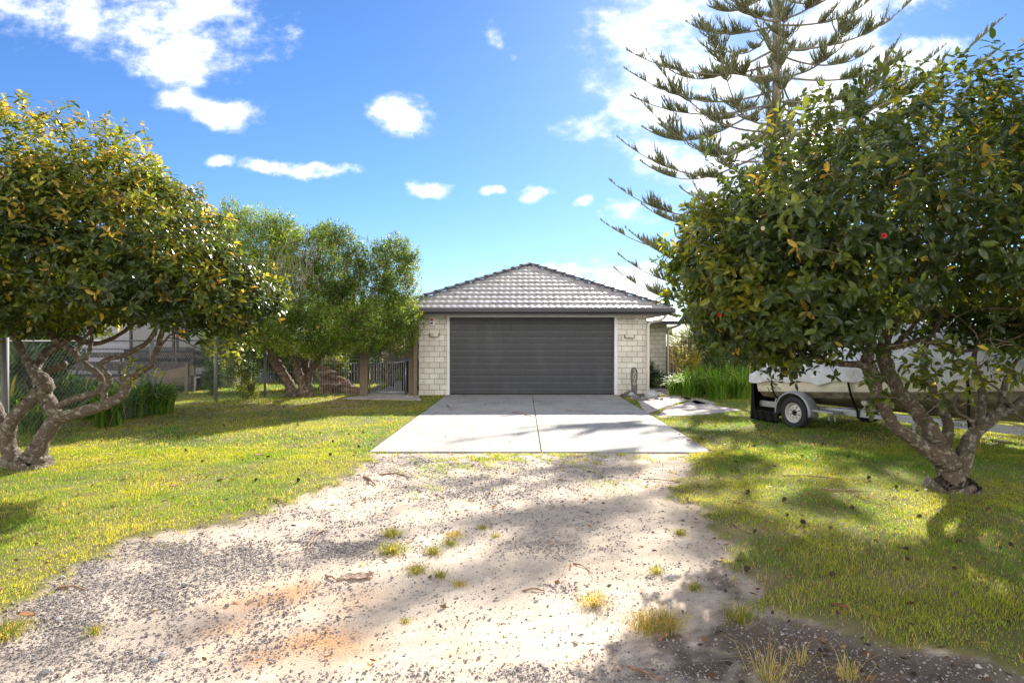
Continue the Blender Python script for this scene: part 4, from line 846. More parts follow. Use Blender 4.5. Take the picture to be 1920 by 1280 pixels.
def pine_branch(z0, phi, L_, rise, tip, bare=.3, patchy=.0, r0=.036, dens=1.0):
    L_ = L_ * PS; r0 = r0 * PS; d = np.array([math.sin(phi), math.cos(phi), 0]); s = np.linspace(0, 1, 22)
    zc = L_ * (rise * s - .10 * np.sin(s * math.pi) + tip * s ** 5); wob = .03 * L_ * np.sin(s * 5 + phi * 3)
    side = np.array([d[1], -d[0], 0]); pts = np.array([PX, PY, z0]) + d * (s * L_)[:, None] + side * wob[:, None]; pts[:, 2] += zc
    RB.tube(pts, r0 * (1 - s) ** .8 + .008, 6, .04, caps=False)
    n = int(L_ * 27 * dens); t = np.sort(rng.uniform(bare, 1, n)); 
    if patchy: t = t[(np.sin(t * 23 + phi * 5) > -patchy + .3) | (t > .86)]
    n = len(t); p = np.stack([np.interp(t, s, pts[:, i]) for i in range(3)], 1); T = unit(np.stack([np.interp(t, s, np.gradient(pts[:, i])) for i in range(3)], 1))
    sgn = np.where(rng.random(n) < .5, -1, 1.)[:, None]; up = np.array([0, 0, 1.])
    env = np.minimum(1, (1 - t) * 3.2 + .28) * (.65 + .35 * np.sin(t * 40 + phi)) * np.clip((t - bare) * 6 + .35, 0, 1)
    l2 = (.58 * env * rng.uniform(.6, 1.15, n)); sec = rng.random(n) < .40
    D = T * .55 + side * sgn * rng.uniform(.1, .9, (n, 1)) + up * rng.uniform(.35, 1.0, (n, 1))
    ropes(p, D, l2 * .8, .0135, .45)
    # second order: side shoots carry their own combs
    k = np.where(sec & (t < .86))[0]; ps = p[k]; Ls = .85 * env[k] * rng.uniform(.6, 1.1, len(k)); Dh = unit(T[k] * .7 + side * sgn[k] * .9 + up * .12)
    for i in range(len(k)):
        m = 7; u = np.linspace(.25, 1, m); q = ps[i] + Dh[i] * (u * Ls[i])[:, None]; q[:, 2] += .25 * Ls[i] * u * u
        ropes(q, Dh[i] * .6 + np.stack([rng.normal(0, .35, m), rng.normal(0, .35, m), rng.uniform(.3, 1, m)], 1), .25 * np.ones(m) * rng.uniform(.6, 1.2, m), .012, .4)
    ropes(ps, Dh, Ls * .9, .012, .25)
# the branches that carry the silhouette (measured on the trunk and at the tip), then the rest of each whorl
z0 = 3.2; w = 0
while z0 < 20.4:
    k = 6; ph0 = w * .53 + .2; Lb = 5.9 - .010 * (z0 - 5) ** 2 * 2.0 if z0 > 5 else 5.8
    Lb = max(.9, min(6.2, 6.3 - max(0, z0 - 12) * .62))
    for j in range(k):
        ph = ph0 + 2 * math.pi * j / k + random.uniform(-.12, .12)
        if -2.15 < (ph + math.pi) % (2 * math.pi) - math.pi < -1.25 and z0 < 15.5: continue
        pine_branch(z0 + random.uniform(-.12, .12), ph, Lb * random.uniform(.82, 1.04), -.01 + .004 * z0 + random.uniform(-.06, .06), .10, bare=random.uniform(.22, .38), patchy=random.choice((0, .35, .5)))
    z0 += 1.15 + (.35 if z0 > 15 else 0) + random.uniform(-.1, .12); w += 1
for (py0, ph, L_, rise, tp) in ((118, -1.57, 5.6, .03, .06), (118 + 50, -1.75, 6.0, -.02, .08), (190, -1.5, 5.4, .02, .05), (246, -1.85, 5.4, .27, .16), (318, -1.6, 6.0, .10, .10), (300, -1.85, 5.9, .20, .12), (378, -1.62, 6.3, .0, .12), (440, -1.6, 6.6, -.02, .10), (470, -1.9, 6.4, -.02, .10), (510, -1.65, 6.0, .0, .1), (545, -1.72, 6.3, .02, .1), (575, -1.6, 6.0, .0, .1), (600, -1.75, 6.4, -.02, .1)):
    pine_branch(trz(py0), ph, L_, rise, tp, bare=.30, patchy=.3)
pine_branch(trz(262), 2.25, 6.9, .33, .04, bare=.62, patchy=.25, r0=.04, dens=.8); pine_branch(trz(300), 2.33, 6.9, .30, .02, bare=.58, patchy=.25, r0=.04, dens=.8)
pine_branch(trz(230), 2.0, 5.2, .16, .05, bare=.35, r0=.045)
for i in range(64):   # bushy shoots straight on the trunk
    z_ = random.uniform(4, 17.5); a_ = random.uniform(0, 6.28); m = 26; o_ = np.array([PX + .25 * math.cos(a_), PY + .25 * math.sin(a_), z_])
    dd = np.array([math.cos(a_), math.sin(a_), 1.3]); L1 = random.uniform(.5, 1.1); q = o_ + unit(dd) * (np.linspace(0, L1, m))[:, None]
    ropes(q, unit(dd) + rng.normal(0, .45, (m, 3)) + np.array([0, 0, .5]), rng.uniform(.25, .5, m), .013, .4)
RB.build('branches', mat('pine branch bark', (.22, .19, .15), .9), pine, smooth=True)
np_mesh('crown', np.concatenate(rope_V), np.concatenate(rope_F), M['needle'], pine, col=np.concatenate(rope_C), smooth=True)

# ---------------------------------------------------------------- agapanthus clumps
def strap_clump(px, py, h, spread, nl, label, group, seedc=(pal(.07, .16, .018), pal(.17, .29, .03)), wd=.034, name='agapanthus_clump', Y=None):
    g_ = G(px, py) if Y is None else np.array([(px - 983) * Y / F, Y]); n = nl; a = rng.uniform(0, 6.28, n); r0 = spread * .35 * np.sqrt(rng.random(n)); a0 = rng.uniform(0, 6.28, n)
    bx, by = g_[0] + r0 * np.cos(a0), g_[1] + r0 * np.sin(a0); z0 = height(bx, by); L_ = h * 1.22 * rng.uniform(.75, 1.3, n); out = rng.uniform(.2, 1.0, n)
    K = 7; V = np.empty((n, K, 2, 3)); dx, dy = np.cos(a), np.sin(a); w0 = wd * rng.uniform(.7, 1.2, n)
    for k in range(K):
        s = k / (K - 1); ho = L_ * out * (.25 * s + .75 * s ** 2) * .9; zv = L_ * (1.25 * s - (.35 + .6 * out) * s ** 2.4); w = w0 * (.75 + .5 * s) * (1 - s ** 3.5) * .5 + .0008
        cx, cyy, cz = bx + dx * ho, by + dy * ho, z0 + np.maximum(zv, .01)
        V[:, k, 0] = np.stack([cx - dy * w, cyy + dx * w, cz], 1); V[:, k, 1] = np.stack([cx + dy * w, cyy - dx * w, cz], 1)
    i = np.arange(n)[:, None] * (2 * K); Fc = np.concatenate([i + np.array([2 * k, 2 * k + 1, 2 * k + 3, 2 * k + 2]) for k in range(K - 1)])
    q = rng.random((n, 1)); col = (seedc[0] + (seedc[1] - seedc[0]) * q) * rng.uniform(.8, 1.2, (n, 1)); k_ = rng.random(n) < .05; col[k_] = pal(.35, .28, .08)
    V = V.reshape(-1, 3) - np.array([g_[0], g_[1], 0])
    o = np_mesh(name, V, Fc, M['strap'], col=np.repeat(col, 2 * K, 0), smooth=True); o.location = (g_[0], g_[1], 0); return tag(o, label, 'plant', group)
GR = 'agapanthus in the bed right of the garage'
for (px, py, h, lab) in ((1272, 741, .62, 'small leftmost agapanthus beside the garage path'), (1300, 745, .78, 'agapanthus second from the garage path'), (1322, 738, .85, 'back agapanthus behind the second one from the path'),
                         (1345, 748, .78, 'front agapanthus at the middle of the bed'), (1368, 738, .86, 'tall agapanthus at the back of the bed middle'), (1388, 747, .76, 'front agapanthus between the bed middle and the boat'),
                         (1408, 740, .82, 'agapanthus right behind the black boat stern'), (1428, 735, .8, 'rightmost agapanthus behind the boat hull')): strap_clump(px, py, h, .75, 150, lab, GR)
GL = 'strap leaved plants along the chain link fence'
for (px, py, h, n_, lab) in ((25, 800, .8, 110, 'strap leaved clump behind the left trunk at the photo edge'), (62, 815, .6, 90, 'low strap leaved clump between the two left trunks'), (120, 778, .95, 150, 'tall bright strap leaved clump seen between the twisted branches'), (165, 785, .9, 140, 'strap leaved clump just right of the twisted branches'),
                             (205, 800, .78, 130, 'front strap leaved clump with drooping leaves over the lawn'), (240, 784, .8, 130, 'strap leaved clump left of the fence post'), (278, 778, .8, 130, 'strap leaved clump at the foot of the fence post'), (302, 774, .7, 110, 'rightmost strap leaved clump near the deck')):
    strap_clump(px, py, h, .7, n_, lab, GL, (pal(.05, .11, .02), pal(.13, .22, .03)), wd=.045)
# spiky yucca behind the chain link
c_ = P3(38, 690, 12.5); n = 130; d = unit(rng.normal(size=(n, 3)) + np.array([0, -.1, .5])); Pq = np.repeat(c_[None], n, 0)
V, Fc, cc = leaves(Pq, d, np.cross(d, rng.normal(size=(n, 3))), rng.uniform(.55, .85, n), np.full(n, .05), np.repeat(pal(.10, .15, .10)[None], n, 0) * rng.uniform(.7, 1.3, (n, 1)))
yu = empty('yucca', (c_[0], c_[1], 0), 'spiky yucca behind the chain link fence at the left', 'plant'); np_mesh('leaves', V, Fc, M['strap'], yu, col=cc); MB().tube([(c_[0], c_[1], -.05), (c_[0] + .05, c_[1], .5), tuple(c_)], [.09, .07, .06], 8, .1).build('trunk', M['bark_dark'], yu)

# ---------------------------------------------------------------- shrubs and background trees
def shrub(name, label, cat, group, ell, n, L0, W0, ca, cb, stem, k=7, c3=None, shell=.3, rough=.14, zmin=.05, mat_='leaf_soft', ntw=60, tmpl=ST, tf=STF, keep=None):
    e0 = ell[0]; o = empty(name, (e0[0], e0[1], 0), label, cat, group)
    P, Nn, f = sample_crown(ell, n, shell, rough, 3.0, zmin=zmin); A = unit(Nn * .7 + np.array([0, 0, .7]) + rng.normal(0, .4, P.shape))
    V, Fc, cc = cluster_leaves(P, A, k, L0, W0, fine_cols(ca, cb, c3, 2.2), spread=(20, 95), droop=.2, gap=.02, tmpl=tmpl, tf=tf)
    mb = MB(); b = np.array([e0[0], e0[1], 0]); tr = []
    for i in range(stem[0]):
        a = 6.28 * i / stem[0]; top = np.array([e0[0] + math.cos(a) * e0[3] * .35, e0[1] + math.sin(a) * e0[4] * .35, e0[2] + e0[5] * .3]); s = np.linspace(0, 1, 8)[:, None]
        st0 = b + np.array([math.cos(a), math.sin(a), 0]) * stem[1] * .8 - np.array([0, 0, .35]); pts = st0 + (top - st0) * s + rng.normal(0, .03, (8, 3)) * s; rr = stem[1] * (1 - s[:, 0] * .75); mb.tube(pts, rr, 8, .12); tr += [(*p, r) for p, r in zip(pts, rr)]
    mb.build('trunk', M['bark_dark'], o, smooth=True)
    crown(V, Fc, cc, mat_, o, grow(tr, P[rng.choice(len(P), min(ntw, len(P)), replace=False)], .004, .1, nmin=3) if ntw else [])
    return o
gd, gm, gy_, gp_ = pal(.035, .07, .018), pal(.08, .14, .03), pal(.20, .22, .05), pal(.22, .22, .13)
shrub('shrub', 'small dense bright green climber on the fence post left of the bottlebrush', 'shrub', None, [E(460, 705, 17.4, 26, 40), E(432, 690, 17.4, 22, 38), E(475, 725, 17.3, 14, 18), E(420, 640, 17.6, 34, 30)], 1500, .05, .03, gd, gy_, (3, .025))
shrub('shrub', 'tall dark shrub behind the chain link between deck and bottlebrush', 'shrub', None, [E(398, 690, 18.6, 18, 55), E(400, 640, 18.7, 26, 36)], 1100, .06, .03, gd, gm, (3, .03))
shrub('shrub', 'leafy green shrub growing out of the brown rubble behind the wire fence', 'shrub', None, [E(628, 688, 19.6, 28, 22), E(610, 700, 19.7, 16, 16)], 600, .07, .04, gm, gy_, (3, .02))
shrub('shrub', 'pale leaved shrub behind the garden gate', 'shrub', None, [E(735, 668, 22, 26, 30), E(732, 700, 22, 12, 34), E(765, 640, 23, 30, 40)], 1500, .05, .028, pal(.2, .19, .15), pal(.42, .38, .34), (3, .03), ntw=140)
shrub('shrub', 'sunlit yellow green shrub beyond the gate next to the bin', 'shrub', None, [E(765, 692, 24.5, 20, 14), E(750, 702, 24.5, 12, 8)], 500, .06, .04, gy_ * .8, pal(.34, .4, .06), (2, .02))
shrub('shrub', 'low dark bush in the corner of the wing wall behind the downpipe', 'shrub', None, [(4.35, 22.4, .28, .55, .5, .55), (4.75, 22.1, .1, .5, .45, .4), (4.25, 22.5, .75, .25, .25, .3)], 1200, .07, .03, gd * .9, gm * .8, (3, .02), zmin=-.4)
shrub('shrub', 'pale sunlit bush right of the cream wing wall', 'shrub', None, [E(1285, 640, 26, 34, 34), E(1268, 665, 26, 18, 30), E(1310, 660, 26, 30, 36)], 1900, .06, .03, pal(.15, .16, .08), pal(.36, .34, .20), (3, .04))
shrub('shrub', 'yellow leaved bush at the left end of the agapanthus bed', 'shrub', None, [E(1288, 690, 20, 16, 20), E(1300, 675, 20, 12, 18)], 500, .06, .04, gy_, pal(.42, .34, .06), (3, .02))
shrub('shrub', 'large dark shrub behind the agapanthus bed', 'shrub', None, [E(1350, 630, 20.5, 55, 75), E(1400, 640, 20.7, 55, 70), E(1330, 590, 20.8, 45, 50), E(1440, 600, 21, 60, 60)], 5200, .08, .04, gd, gm, (4, .06), ntw=200)
shrub('shrub', 'dark green hedge shrub beyond the boat bow', 'shrub', None, [E(1860, 640, 17, 90, 60), E(1960, 620, 17, 90, 80)], 2600, .09, .05, gd, gm, (3, .06))
shrub('shrub', 'broad green shrub left behind the chain link fence', 'shrub', None, [E(70, 660, 13.6, 70, 50), E(95, 640, 13.4, 40, 34), E(-20, 660, 13.5, 60, 70)], 3000, .09, .05, gd, pal(.12, .2, .03), (4, .05))
shrub('shrub', 'dense dark shrub between the grey house and the bottlebrush trunks', 'shrub', None, [E(470, 650, 20.5, 60, 60), E(530, 660, 20.6, 50, 55), E(440, 620, 20.8, 50, 50)], 4200, .08, .04, gd * .8, gm * .8, (4, .05), ntw=150)
shrub('shrub', 'dark shrub mass behind the wire fence under the bottlebrush crown', 'shrub', None, [E(630, 640, 22, 60, 55), E(690, 630, 22.3, 50, 55)], 3200, .08, .04, gd * .8, gm * .8, (4, .05), ntw=120)
# far trees: one tree built, then copied
def copy_tree(src, loc, rz, sc, label):
    r = src.copy(); C.objects.link(r); r.location = loc; r.rotation_euler = (0, 0, rz); r.scale = (sc, sc, sc); r['label'] = label
    for ch in list(src.children):
        c = ch.copy(); C.objects.link(c); c.parent = r
    return r
ft = shrub('broadleaf_tree', 'far green tree beyond the garage, left of the chain of far trees', 'tree', 'far trees beyond the houses', [(0, 0, 2.4, 3.2, 2.6, 1.7), (1.6, .3, 3.1, 1.9, 1.8, 1.2), (-1.5, -.2, 2.9, 1.8, 1.7, 1.2)], 5200, .2, .10, gd * 1.1, gm * 1.1, (4, .14), ntw=90, zmin=.5)
ft.location = (-11, 42, 0)
for ch in ft.children: ch.matrix_parent_inverse.identity()
for i, (x, y, s, lb) in enumerate(((-20, 44, 1.1, 'far tree behind the neighbouring house'), (-5.8, 43, .8, 'far tree seen over the garden gate'), (7.5, 46, .62, 'low far tree right of the garage roof'), (13, 42, .7, 'far tree behind the pine trunk'), (18.5, 40, .85, 'far tree behind the boat cover'), (25, 40, .95, 'far tree behind the boat at the right edge'), (32, 42, 1.1, 'rightmost of the far trees'), (-29, 44, 1.2, 'leftmost of the far trees'))):
    copy_tree(ft, (x, y, 0), i * 1.3 + .5, s, lb)
# ---------------------------------------------------------------- boat and trailer
A_ = math.atan2(.441, -.897)
ud = np.array([.4395, -.8982, 0]); nd_ = np.array([-.8982, -.4395, 0])   # ud forward along the trailer, nd_ towards the camera side
O_ = np.array([5.9, 12.22, 0])
def T(u, w, z): return O_ + ud * u + nd_ * w + np.array([0, 0, z])
def bbox_uw(mb, u0, u1, w0, w1, z0, z1, zb=None):
    zb = zb if zb is not None else (z0, z1)
    V = [T(u0, w0, z0), T(u1, w0, zb[0]), T(u1, w1, zb[0]), T(u0, w1, z0), T(u0, w0, z1), T(u1, w0, zb[1]), T(u1, w1, zb[1]), T(u0, w1, z1)]
    mb.add(V, [(0, 3, 2, 1), (4, 5, 6, 7), (0, 1, 5, 4), (1, 2, 6, 5), (2, 3, 7, 6), (3, 0, 4, 7)]); return mb
tr = empty('boat_trailer', tuple(O_), 'galvanised single axle trailer under the covered boat on the right lawn', 'trailer')
for s_ in (1, -1):
    mb = MB(); bbox_uw(mb, -1.06, 3.2, s_ * .74, s_ * .80, .30, .41, (.33, .44)); bbox_uw(mb, 3.203, 4.8, s_ * .78 if s_ < 0 else .74, s_ * .72 if s_ < 0 else .80, .33, .44, (.36, .47)); mb.build('side_beam', M['galv'], tr)
mb = MB(); bbox_uw(mb, 4.803, 6.4, -.06, .06, .38, .48)
mb.build('draw_bar', M['galv'], tr)
for u in (-.98, .6, 2.4, 4.6): bbox_uw(MB(), u - .04, u + .04, -.738, .738, .31, .38).build('cross_beam', M['galv'], tr)
mb = MB(); mb.tube([T(0, -.95, .29), T(0, .95, .29)], .03, 8); mb.build('axle', M['galv'], tr)
def lathe(mb, prof, c, ax, n=40):
    ax = np.array(ax, float); a = np.cross(ax, (0, 0, 1)); a /= np.linalg.norm(a); b = np.cross(ax, a); V = []
    for (r, h) in prof:
        for k in range(n): t = 2 * math.pi * k / n; V.append(np.array(c) + ax * h + (a * math.cos(t) + b * math.sin(t)) * r)
    mb.add(V, [(i * n + k, i * n + (k + 1) % n, (i + 1) * n + (k + 1) % n, (i + 1) * n + k) for i in range(len(prof) - 1) for k in range(n)]); return mb
for s_ in (1, -1):
    wc = T(0, s_ * 1.0, .285); ax = nd_ * s_
    wh = empty('wheel', tuple(wc), None, None); wh.parent = tr; wh.matrix_parent_inverse = bpy.context.scene.camera.matrix_world.Identity(4) if False else wh.matrix_parent_inverse
    wh.location = tuple(wc - O_)
    def wl(name, mb, m_, sm=True):
        o = mb.build(name, m_, None, smooth=sm); o.parent = wh; o.location = tuple(-np.array(wc)); return o
    wl('tyre', lathe(MB(), [(.185, -.08), (.25, -.085), (.285, -.075), (.298, -.05), (.295, -.048), (.295, -.03), (.299, -.028), (.299, .028), (.295, .03), (.295, .048), (.298, .05), (.285, .075), (.25, .085), (.19, .078), (.182, .06), (.182, -.06), (.185, -.08)], wc, ax, 48), M['rubber'])
    r_ = wl('rim', lathe(MB(), [(.184, .075), (.178, .072), (.165, .055), (.160, .02), (.150, .0), (.138, .012), (.128, .022)], wc, ax, 48), M['rim'])
    # disc with holes: eight spokes between hub and rim
    a0 = np.cross(ax, (0, 0, 1)); a0 /= np.linalg.norm(a0); b0 = np.cross(ax, a0); mb = MB()
    for k in range(8):
        for (t0, t1) in ((k * math.pi / 4 + .17, (k + 1) * math.pi / 4 - .17),): pass
        tm = k * math.pi / 4; V = []
        for (r, hw, h) in ((.055, .022, .038), (.09, .026, .034), (.130, .05, .022)):
            for sg in (-1, 1):
                for hh in (h, h - .01): V.append(wc + ax * hh + a0 * (math.cos(tm) * r - math.sin(tm) * sg * hw) + b0 * (math.sin(tm) * r + math.cos(tm) * sg * hw))
        mb.add(V, [(0, 2, 6, 4), (4, 6, 10, 8), (0, 4, 5, 1), (4, 8, 9, 5), (2, 3, 7, 6), (6, 7, 11, 10)])
    wl('spokes', mb, M['rim'], False)
    wl('hub', lathe(MB(), [(.001, .075), (.028, .072), (.034, .06), (.036, .04), (.06, .037), (.06, .0)], wc, ax, 20), M['black'])
    for k in range(5): t = k * 1.2566 + .3; q = wc + ax * .036 + (a0 * math.cos(t) + b0 * math.sin(t)) * .048; wl('wheel_nut', MB().tube([q, q + ax * .018], .009, 6), M['galv'], False)
    wl('inner_disc', lathe(MB(), [(.001, -.02), (.165, -.02)], wc, ax, 24), M['black'])
    mb = MB(); V = []; nA = 22   # mudguard: rolled sheet with a lip
    for k in range(nA + 1):
        t = math.pi * (-.04 + 1.08 * k / nA); R_ = .39
        for (w_, rr) in ((-.12, R_), (-.10, R_ + .012), (.09, R_ + .012), (.115, R_ + .003), (.12, R_ - .03)):
            V.append(wc + ax * w_ + ud * (-math.cos(t) * rr) + np.array([0, 0, math.sin(t) * rr * .98]))
    mb.add(V, [(5 * k + j, 5 * k + j + 1, 5 * k + j + 6, 5 * k + j + 5) for k in range(nA) for j in range(4)]); o = mb.build('mudguard', M['galv'] if s_ < 0 else mat('dull grey guard metal', (.33, .34, .36), .45, metal=.35, noise=(8, (.26, .27, .29), .45, .65)), tr, smooth=True)
    sm_ = o.modifiers.new('thick', 'SOLIDIFY'); sm_.thickness = .006
    mb = MB(); bbox_uw(mb, .36, .82, s_ * .81 if s_ > 0 else -1.06, 1.06 if s_ > 0 else -.81, .345, .38); mb.build('step_plate', M['galv'], tr)
for u in (.62, .74): MB().tube([T(u, .9, .34), T(u, .9, .20)], .014, 8).build('hanger', M['galv'], tr)
MB().tube([T(2.05, .77, .33), T(2.05, .77, .17)], .02, 8).build('stand', M['galv'], tr)
for (u, w, z) in ((-.72, .62, .60), (1.15, .60, .56), (2.0, .58, .57), (-.15, .66, .5)):
    br = MB(); br.tube([T(u, .76, .36), T(u, w + .03, z)], .014, 6); b_ = br.build('roller_bracket', M['galv'], tr)
    for du in (-.06, .06): lathe(MB(), [(.001, .035), (.052, .033), (.062, .02), (.062, -.02), (.05, -.033), (.001, -.035)], T(u + du * 0, w + .075, z + .0) if du > 0 else T(u, w - .02, z), nd_, 18).build('roller', M['rim'], b_, smooth=True)
# plate lettering on the beam
import mathutils
rx = mathutils.Matrix((Vector(ud), Vector((0, 0, 1)), Vector(nd_))).transposed().to_4x4()
def beam_text(s, u, z, size, m_, par, w=.8025):
    cu_ = bpy.data.curves.new('lettering', 'FONT'); cu_.body = s; cu_.size = size; cu_.extrude = .0005; cu_.align_x = 'CENTER'; cu_.align_y = 'CENTER'
    t = bpy.data.objects.new('t', cu_); C.objects.link(t); me = bpy.data.meshes.new_from_object(t.evaluated_get(bpy.context.evaluated_depsgraph_get())); bpy.data.objects.remove(t); me.materials.clear()
    me.transform(mathutils.Matrix.Translation(Vector(T(u, w, z))) @ rx); return link('lettering', me, m_, par)
beam_text('2226 7HH', 2.80, .378, .072, M['black'], tr)

bo = empty('motor_boat', tuple(O_), 'cream hulled runabout boat with brown stripe and dark bottom on the trailer', 'boat')
US = np.linspace(-.95, 4.6, 40)
def hull_w(u): s = np.clip((u + 1.25) / 5.85, 0, 1); return 1.0 * (1 - np.clip((s - .45) / .55, 0, 1) ** 2.3) + .015
def keel(u): s = np.clip((u + 1.25) / 5.85, 0, 1); return .36 + .03 * s + .55 * np.clip((s - .6) / .4, 0, 1) ** 2.2
def sheer(u): return .86 + .05 * (u + 1.25) + .01 * (u + 1.25) ** 1.5
levels = [('stripe', -.075, 0.0), ('hull', -.29, -.077)]
def station(u):
    w = hull_w(u); k = keel(u); s = sheer(u); ch = max(k + .06, s - .36)
    return [(w, s), (w * 1.0, s - .075), (w * .985, s - .08), (w * .96, s - .19), (w * .93, s - .27), (w * .90, s - .285), (w * .80, ch - (ch - k) * .10), (w * .78, ch - (ch - k) * .14), (w * .60, ch - (ch - k) * .36), (w * .57, ch - (ch - k) * .42), (w * .3, k + (ch - k) * .25), (.0, k)]
def strip(i0, i1):
    mb = MB()
    for sg in (1, -1):
        V = []
        for u in US:
            st_ = station(u)
            for (w, z) in st_[i0:i1 + 1]: V.append(T(u, sg * w, z))
        m_ = i1 - i0 + 1; mb.add(V, [(a * m_ + j, a * m_ + j + 1, (a + 1) * m_ + j + 1, (a + 1) * m_ + j) for a in range(len(US) - 1) for j in range(m_ - 1)])
    return mb
hl = strip(1, 5).build('hull', M['hull'], bo); strip(0, 1).build('stripe', M['stripe'], bo); strip(5, 11).build('hull_bottom', mat('cream brown hull bottom', (.30, .26, .17), .55, noise=(5, (.12, .10, .065), .42, .6)), bo)
st_ = station(-.95); mb = MB(); V = [T(-.95, w, z) for w, z in st_] + [T(-.95, -w, z) for w, z in st_[::-1][1:]]; mb.add(V, [tuple(range(len(V)))]); mb.build('transom', M['hull'], bo)
mb = MB()   # rubbing strake
for sg in (1, -1): mb.tube([T(u, sg * (hull_w(u) + .012), sheer(u) - .006) for u in US], .02, 6)
mb.build('rubbing_strake', M['white_paint'], bo, smooth=True)
# canvas cover
mb = MB(); UC = np.linspace(-1.10, 4.4, 120); K = 27; V = []
for u in UC:
    w = hull_w(max(u, -1.25)) + .045; sh = sheer(u)
    zb = sh - .13 + .05 * abs(math.sin((u + 1.5) * 1.55)) ** .7 + (.02 * math.sin(u * 9))
    top = 1.33 + .20 * ss(-1.4, -.3, u) * 1 + .42 * ss(.9, 1.6, u) - .75 * ss(2.4, 4.3, u) - .35 * ss(-.7, -1.10, u)
    for k in range(K):
        t = k / (K - 1) * 2 - 1; a = abs(t)
        if a > .72: f_ = (a - .72) / .28; ww = w * (1.0 + .0 * f_); z = sh + .10 - (sh + .10 - zb) * f_; 
        else:
            ww = w * (a / .72) ** .8; z = sh + .10 + (top - sh - .10) * (1 - (a / .72) ** 2.6)
        fold = .022 * math.sin(u * 21 + 3 * a) * (a > .5) * (.4 + .6 * math.sin(u * 2.2 + 1) ** 2) + .015 * math.sin(u * 3.1 + a * 4) + .012 * float(sn(np.array([u * 2, t * 2, 0.]), 2.5, 1))
        V.append(T(u, math.copysign(max(ww + fold * (a > .3), 0), t), z + fold * .6 * (a < .72)))
mb.add(V, [(i * K + k, i * K + k + 1, (i + 1) * K + k + 1, (i + 1) * K + k) for i in range(len(UC) - 1) for k in range(K - 1)]); mb.f.append(tuple(range(K)))
cv_ = mb.build('boat_cover', M['canvas'], None, smooth=True); tag(cv_, 'weathered white canvas cover draped over the boat', 'cover')
mb = MB()
zz0 = [T(u, hull_w(u) + .075, sheer(u) - .06 + .03 * math.sin(u * 1.9)) for u in np.linspace(-1.2, 3.9, 50)]
for u in (-.52, 1.12, 2.9):
    V = []
    for (w, z) in ((1.03, sheer(u) + .0), (1.035, sheer(u) - .12), (.98, sheer(u) - .30), (.84, .44), (.815, .40), (.812, .29)):
        w = w * (hull_w(u) if w > .9 else 1) + .005; V += [T(u - .022, w, z), T(u + .022 + .0, w, z)]
    mb = MB().add(V, [(2 * i, 2 * i + 1, 2 * i + 3, 2 * i + 2) for i in range(5)]); o = mb.build('tie_down_strap', M['black'], tr); s_m = o.modifiers.new('t', 'SOLIDIFY'); s_m.thickness = .004
# black plastic sheet hanging round the stern
mb = MB(); V = []; path_ = [(-1.22, -.9), (-1.25, -.2), (-1.26, .4), (-1.22, .84), (-1.14, .91), (-1.05, .92), (-.9, .92), (-.7, .90), (-.5, .88)]; K = 9; pp = smooth_path([(a, b, 0) for a, b in path_], 4)
for i, (u, w, _) in enumerate(pp):
    tall = .98 if i < 17 else .98 - .74 * min(1, (i - 17) / 2)
    for k in range(K): s = k / (K - 1); V.append(T(u + .02 * math.sin(i * 1.3 + s * 3), w + .015 * math.sin(i * 1.7 + s * 2), .03 + (tall - .03) * s))
mb.add(V, [(i * K + k, i * K + k + 1, (i + 1) * K + k + 1, (i + 1) * K + k) for i in range(len(pp) - 1) for k in range(K - 1)])
o = mb.build('plastic_sheet', M['black'], None, smooth=True); tag(o, 'shiny black plastic sheet hanging round the boat stern', 'sheet'); s_m = o.modifiers.new('t', 'SOLIDIFY'); s_m.thickness = .004

# ---------------------------------------------------------------- fences
cf = empty('chain_link_fence', (-8, 9, 0), 'galvanised chain link fence behind the left tree', 'fence')
def run_pts(pts, step):
    pts = np.array(pts, float); L_ = np.concatenate([[0], np.cumsum(np.linalg.norm(np.diff(pts, axis=0), axis=1))]); s = np.arange(0, L_[-1], step)
    return np.stack([np.interp(s, L_, pts[:, i]) for i in range(2)], 1), L_[-1]
fl = [(-8.35, 6.5), (-8.0, 10.5), (-8.0, 13.8), (-8.1, 16.8), (-7.25, 17.9)]
hw = .045; q, LL = run_pts(fl, hw); zt = 1.58; mb = MB(); nv = int((zt - .05) / hw); Vw, Fw = [], []
def thin_wires(name, segs, r, m_, par):
    """segs (n,2,3) -> triangular prisms in one mesh"""
    segs = np.asarray(segs, float); a, b = segs[:, 0], segs[:, 1]; d = unit(b - a); u = unit(np.cross(d, np.array([.3, .2, .9]))); v = np.cross(d, u); n = len(a); V = []
    for e in (a, b):
        for k in range(3): t = 2.094 * k; V.append(e + (u * math.cos(t) + v * math.sin(t)) * r)
    V = np.stack(V, 1); i = np.arange(n)[:, None] * 6; Fc = np.concatenate([i + [0, 1, 4, 3], i + [1, 2, 5, 4], i + [2, 0, 3, 5]]); return np_mesh(name, V.reshape(-1, 3), Fc, m_, par)
segs = []
for i in range(len(q) - 1):
    for j in range(nv):
        z0_, z1_ = .05 + j * hw, .05 + (j + 1) * hw
        if (i + j) % 2 == 0: segs.append(((*q[i], z0_), (*q[i + 1], z1_)))
        else: segs.append(((*q[i + 1], z0_), (*q[i], z1_)))
thin_wires('wire_mesh', segs, .0016, M['wire'], cf)
mb = MB(); mb.tube([(*p, 1.6) for p in fl], .017, 8); mb.build('top_rail', M['galv_post'], cf, smooth=True)
for (x, y, r) in ((-7.75, 9.55, .05), (-8.0, 13.75, .04), (-8.1, 16.8, .045), (-7.25, 17.9, .035)): MB().tube([(x, y, -.1), (x, y, 1.66)], r, 12).build('post', M['galv_post'], cf, smooth=True)

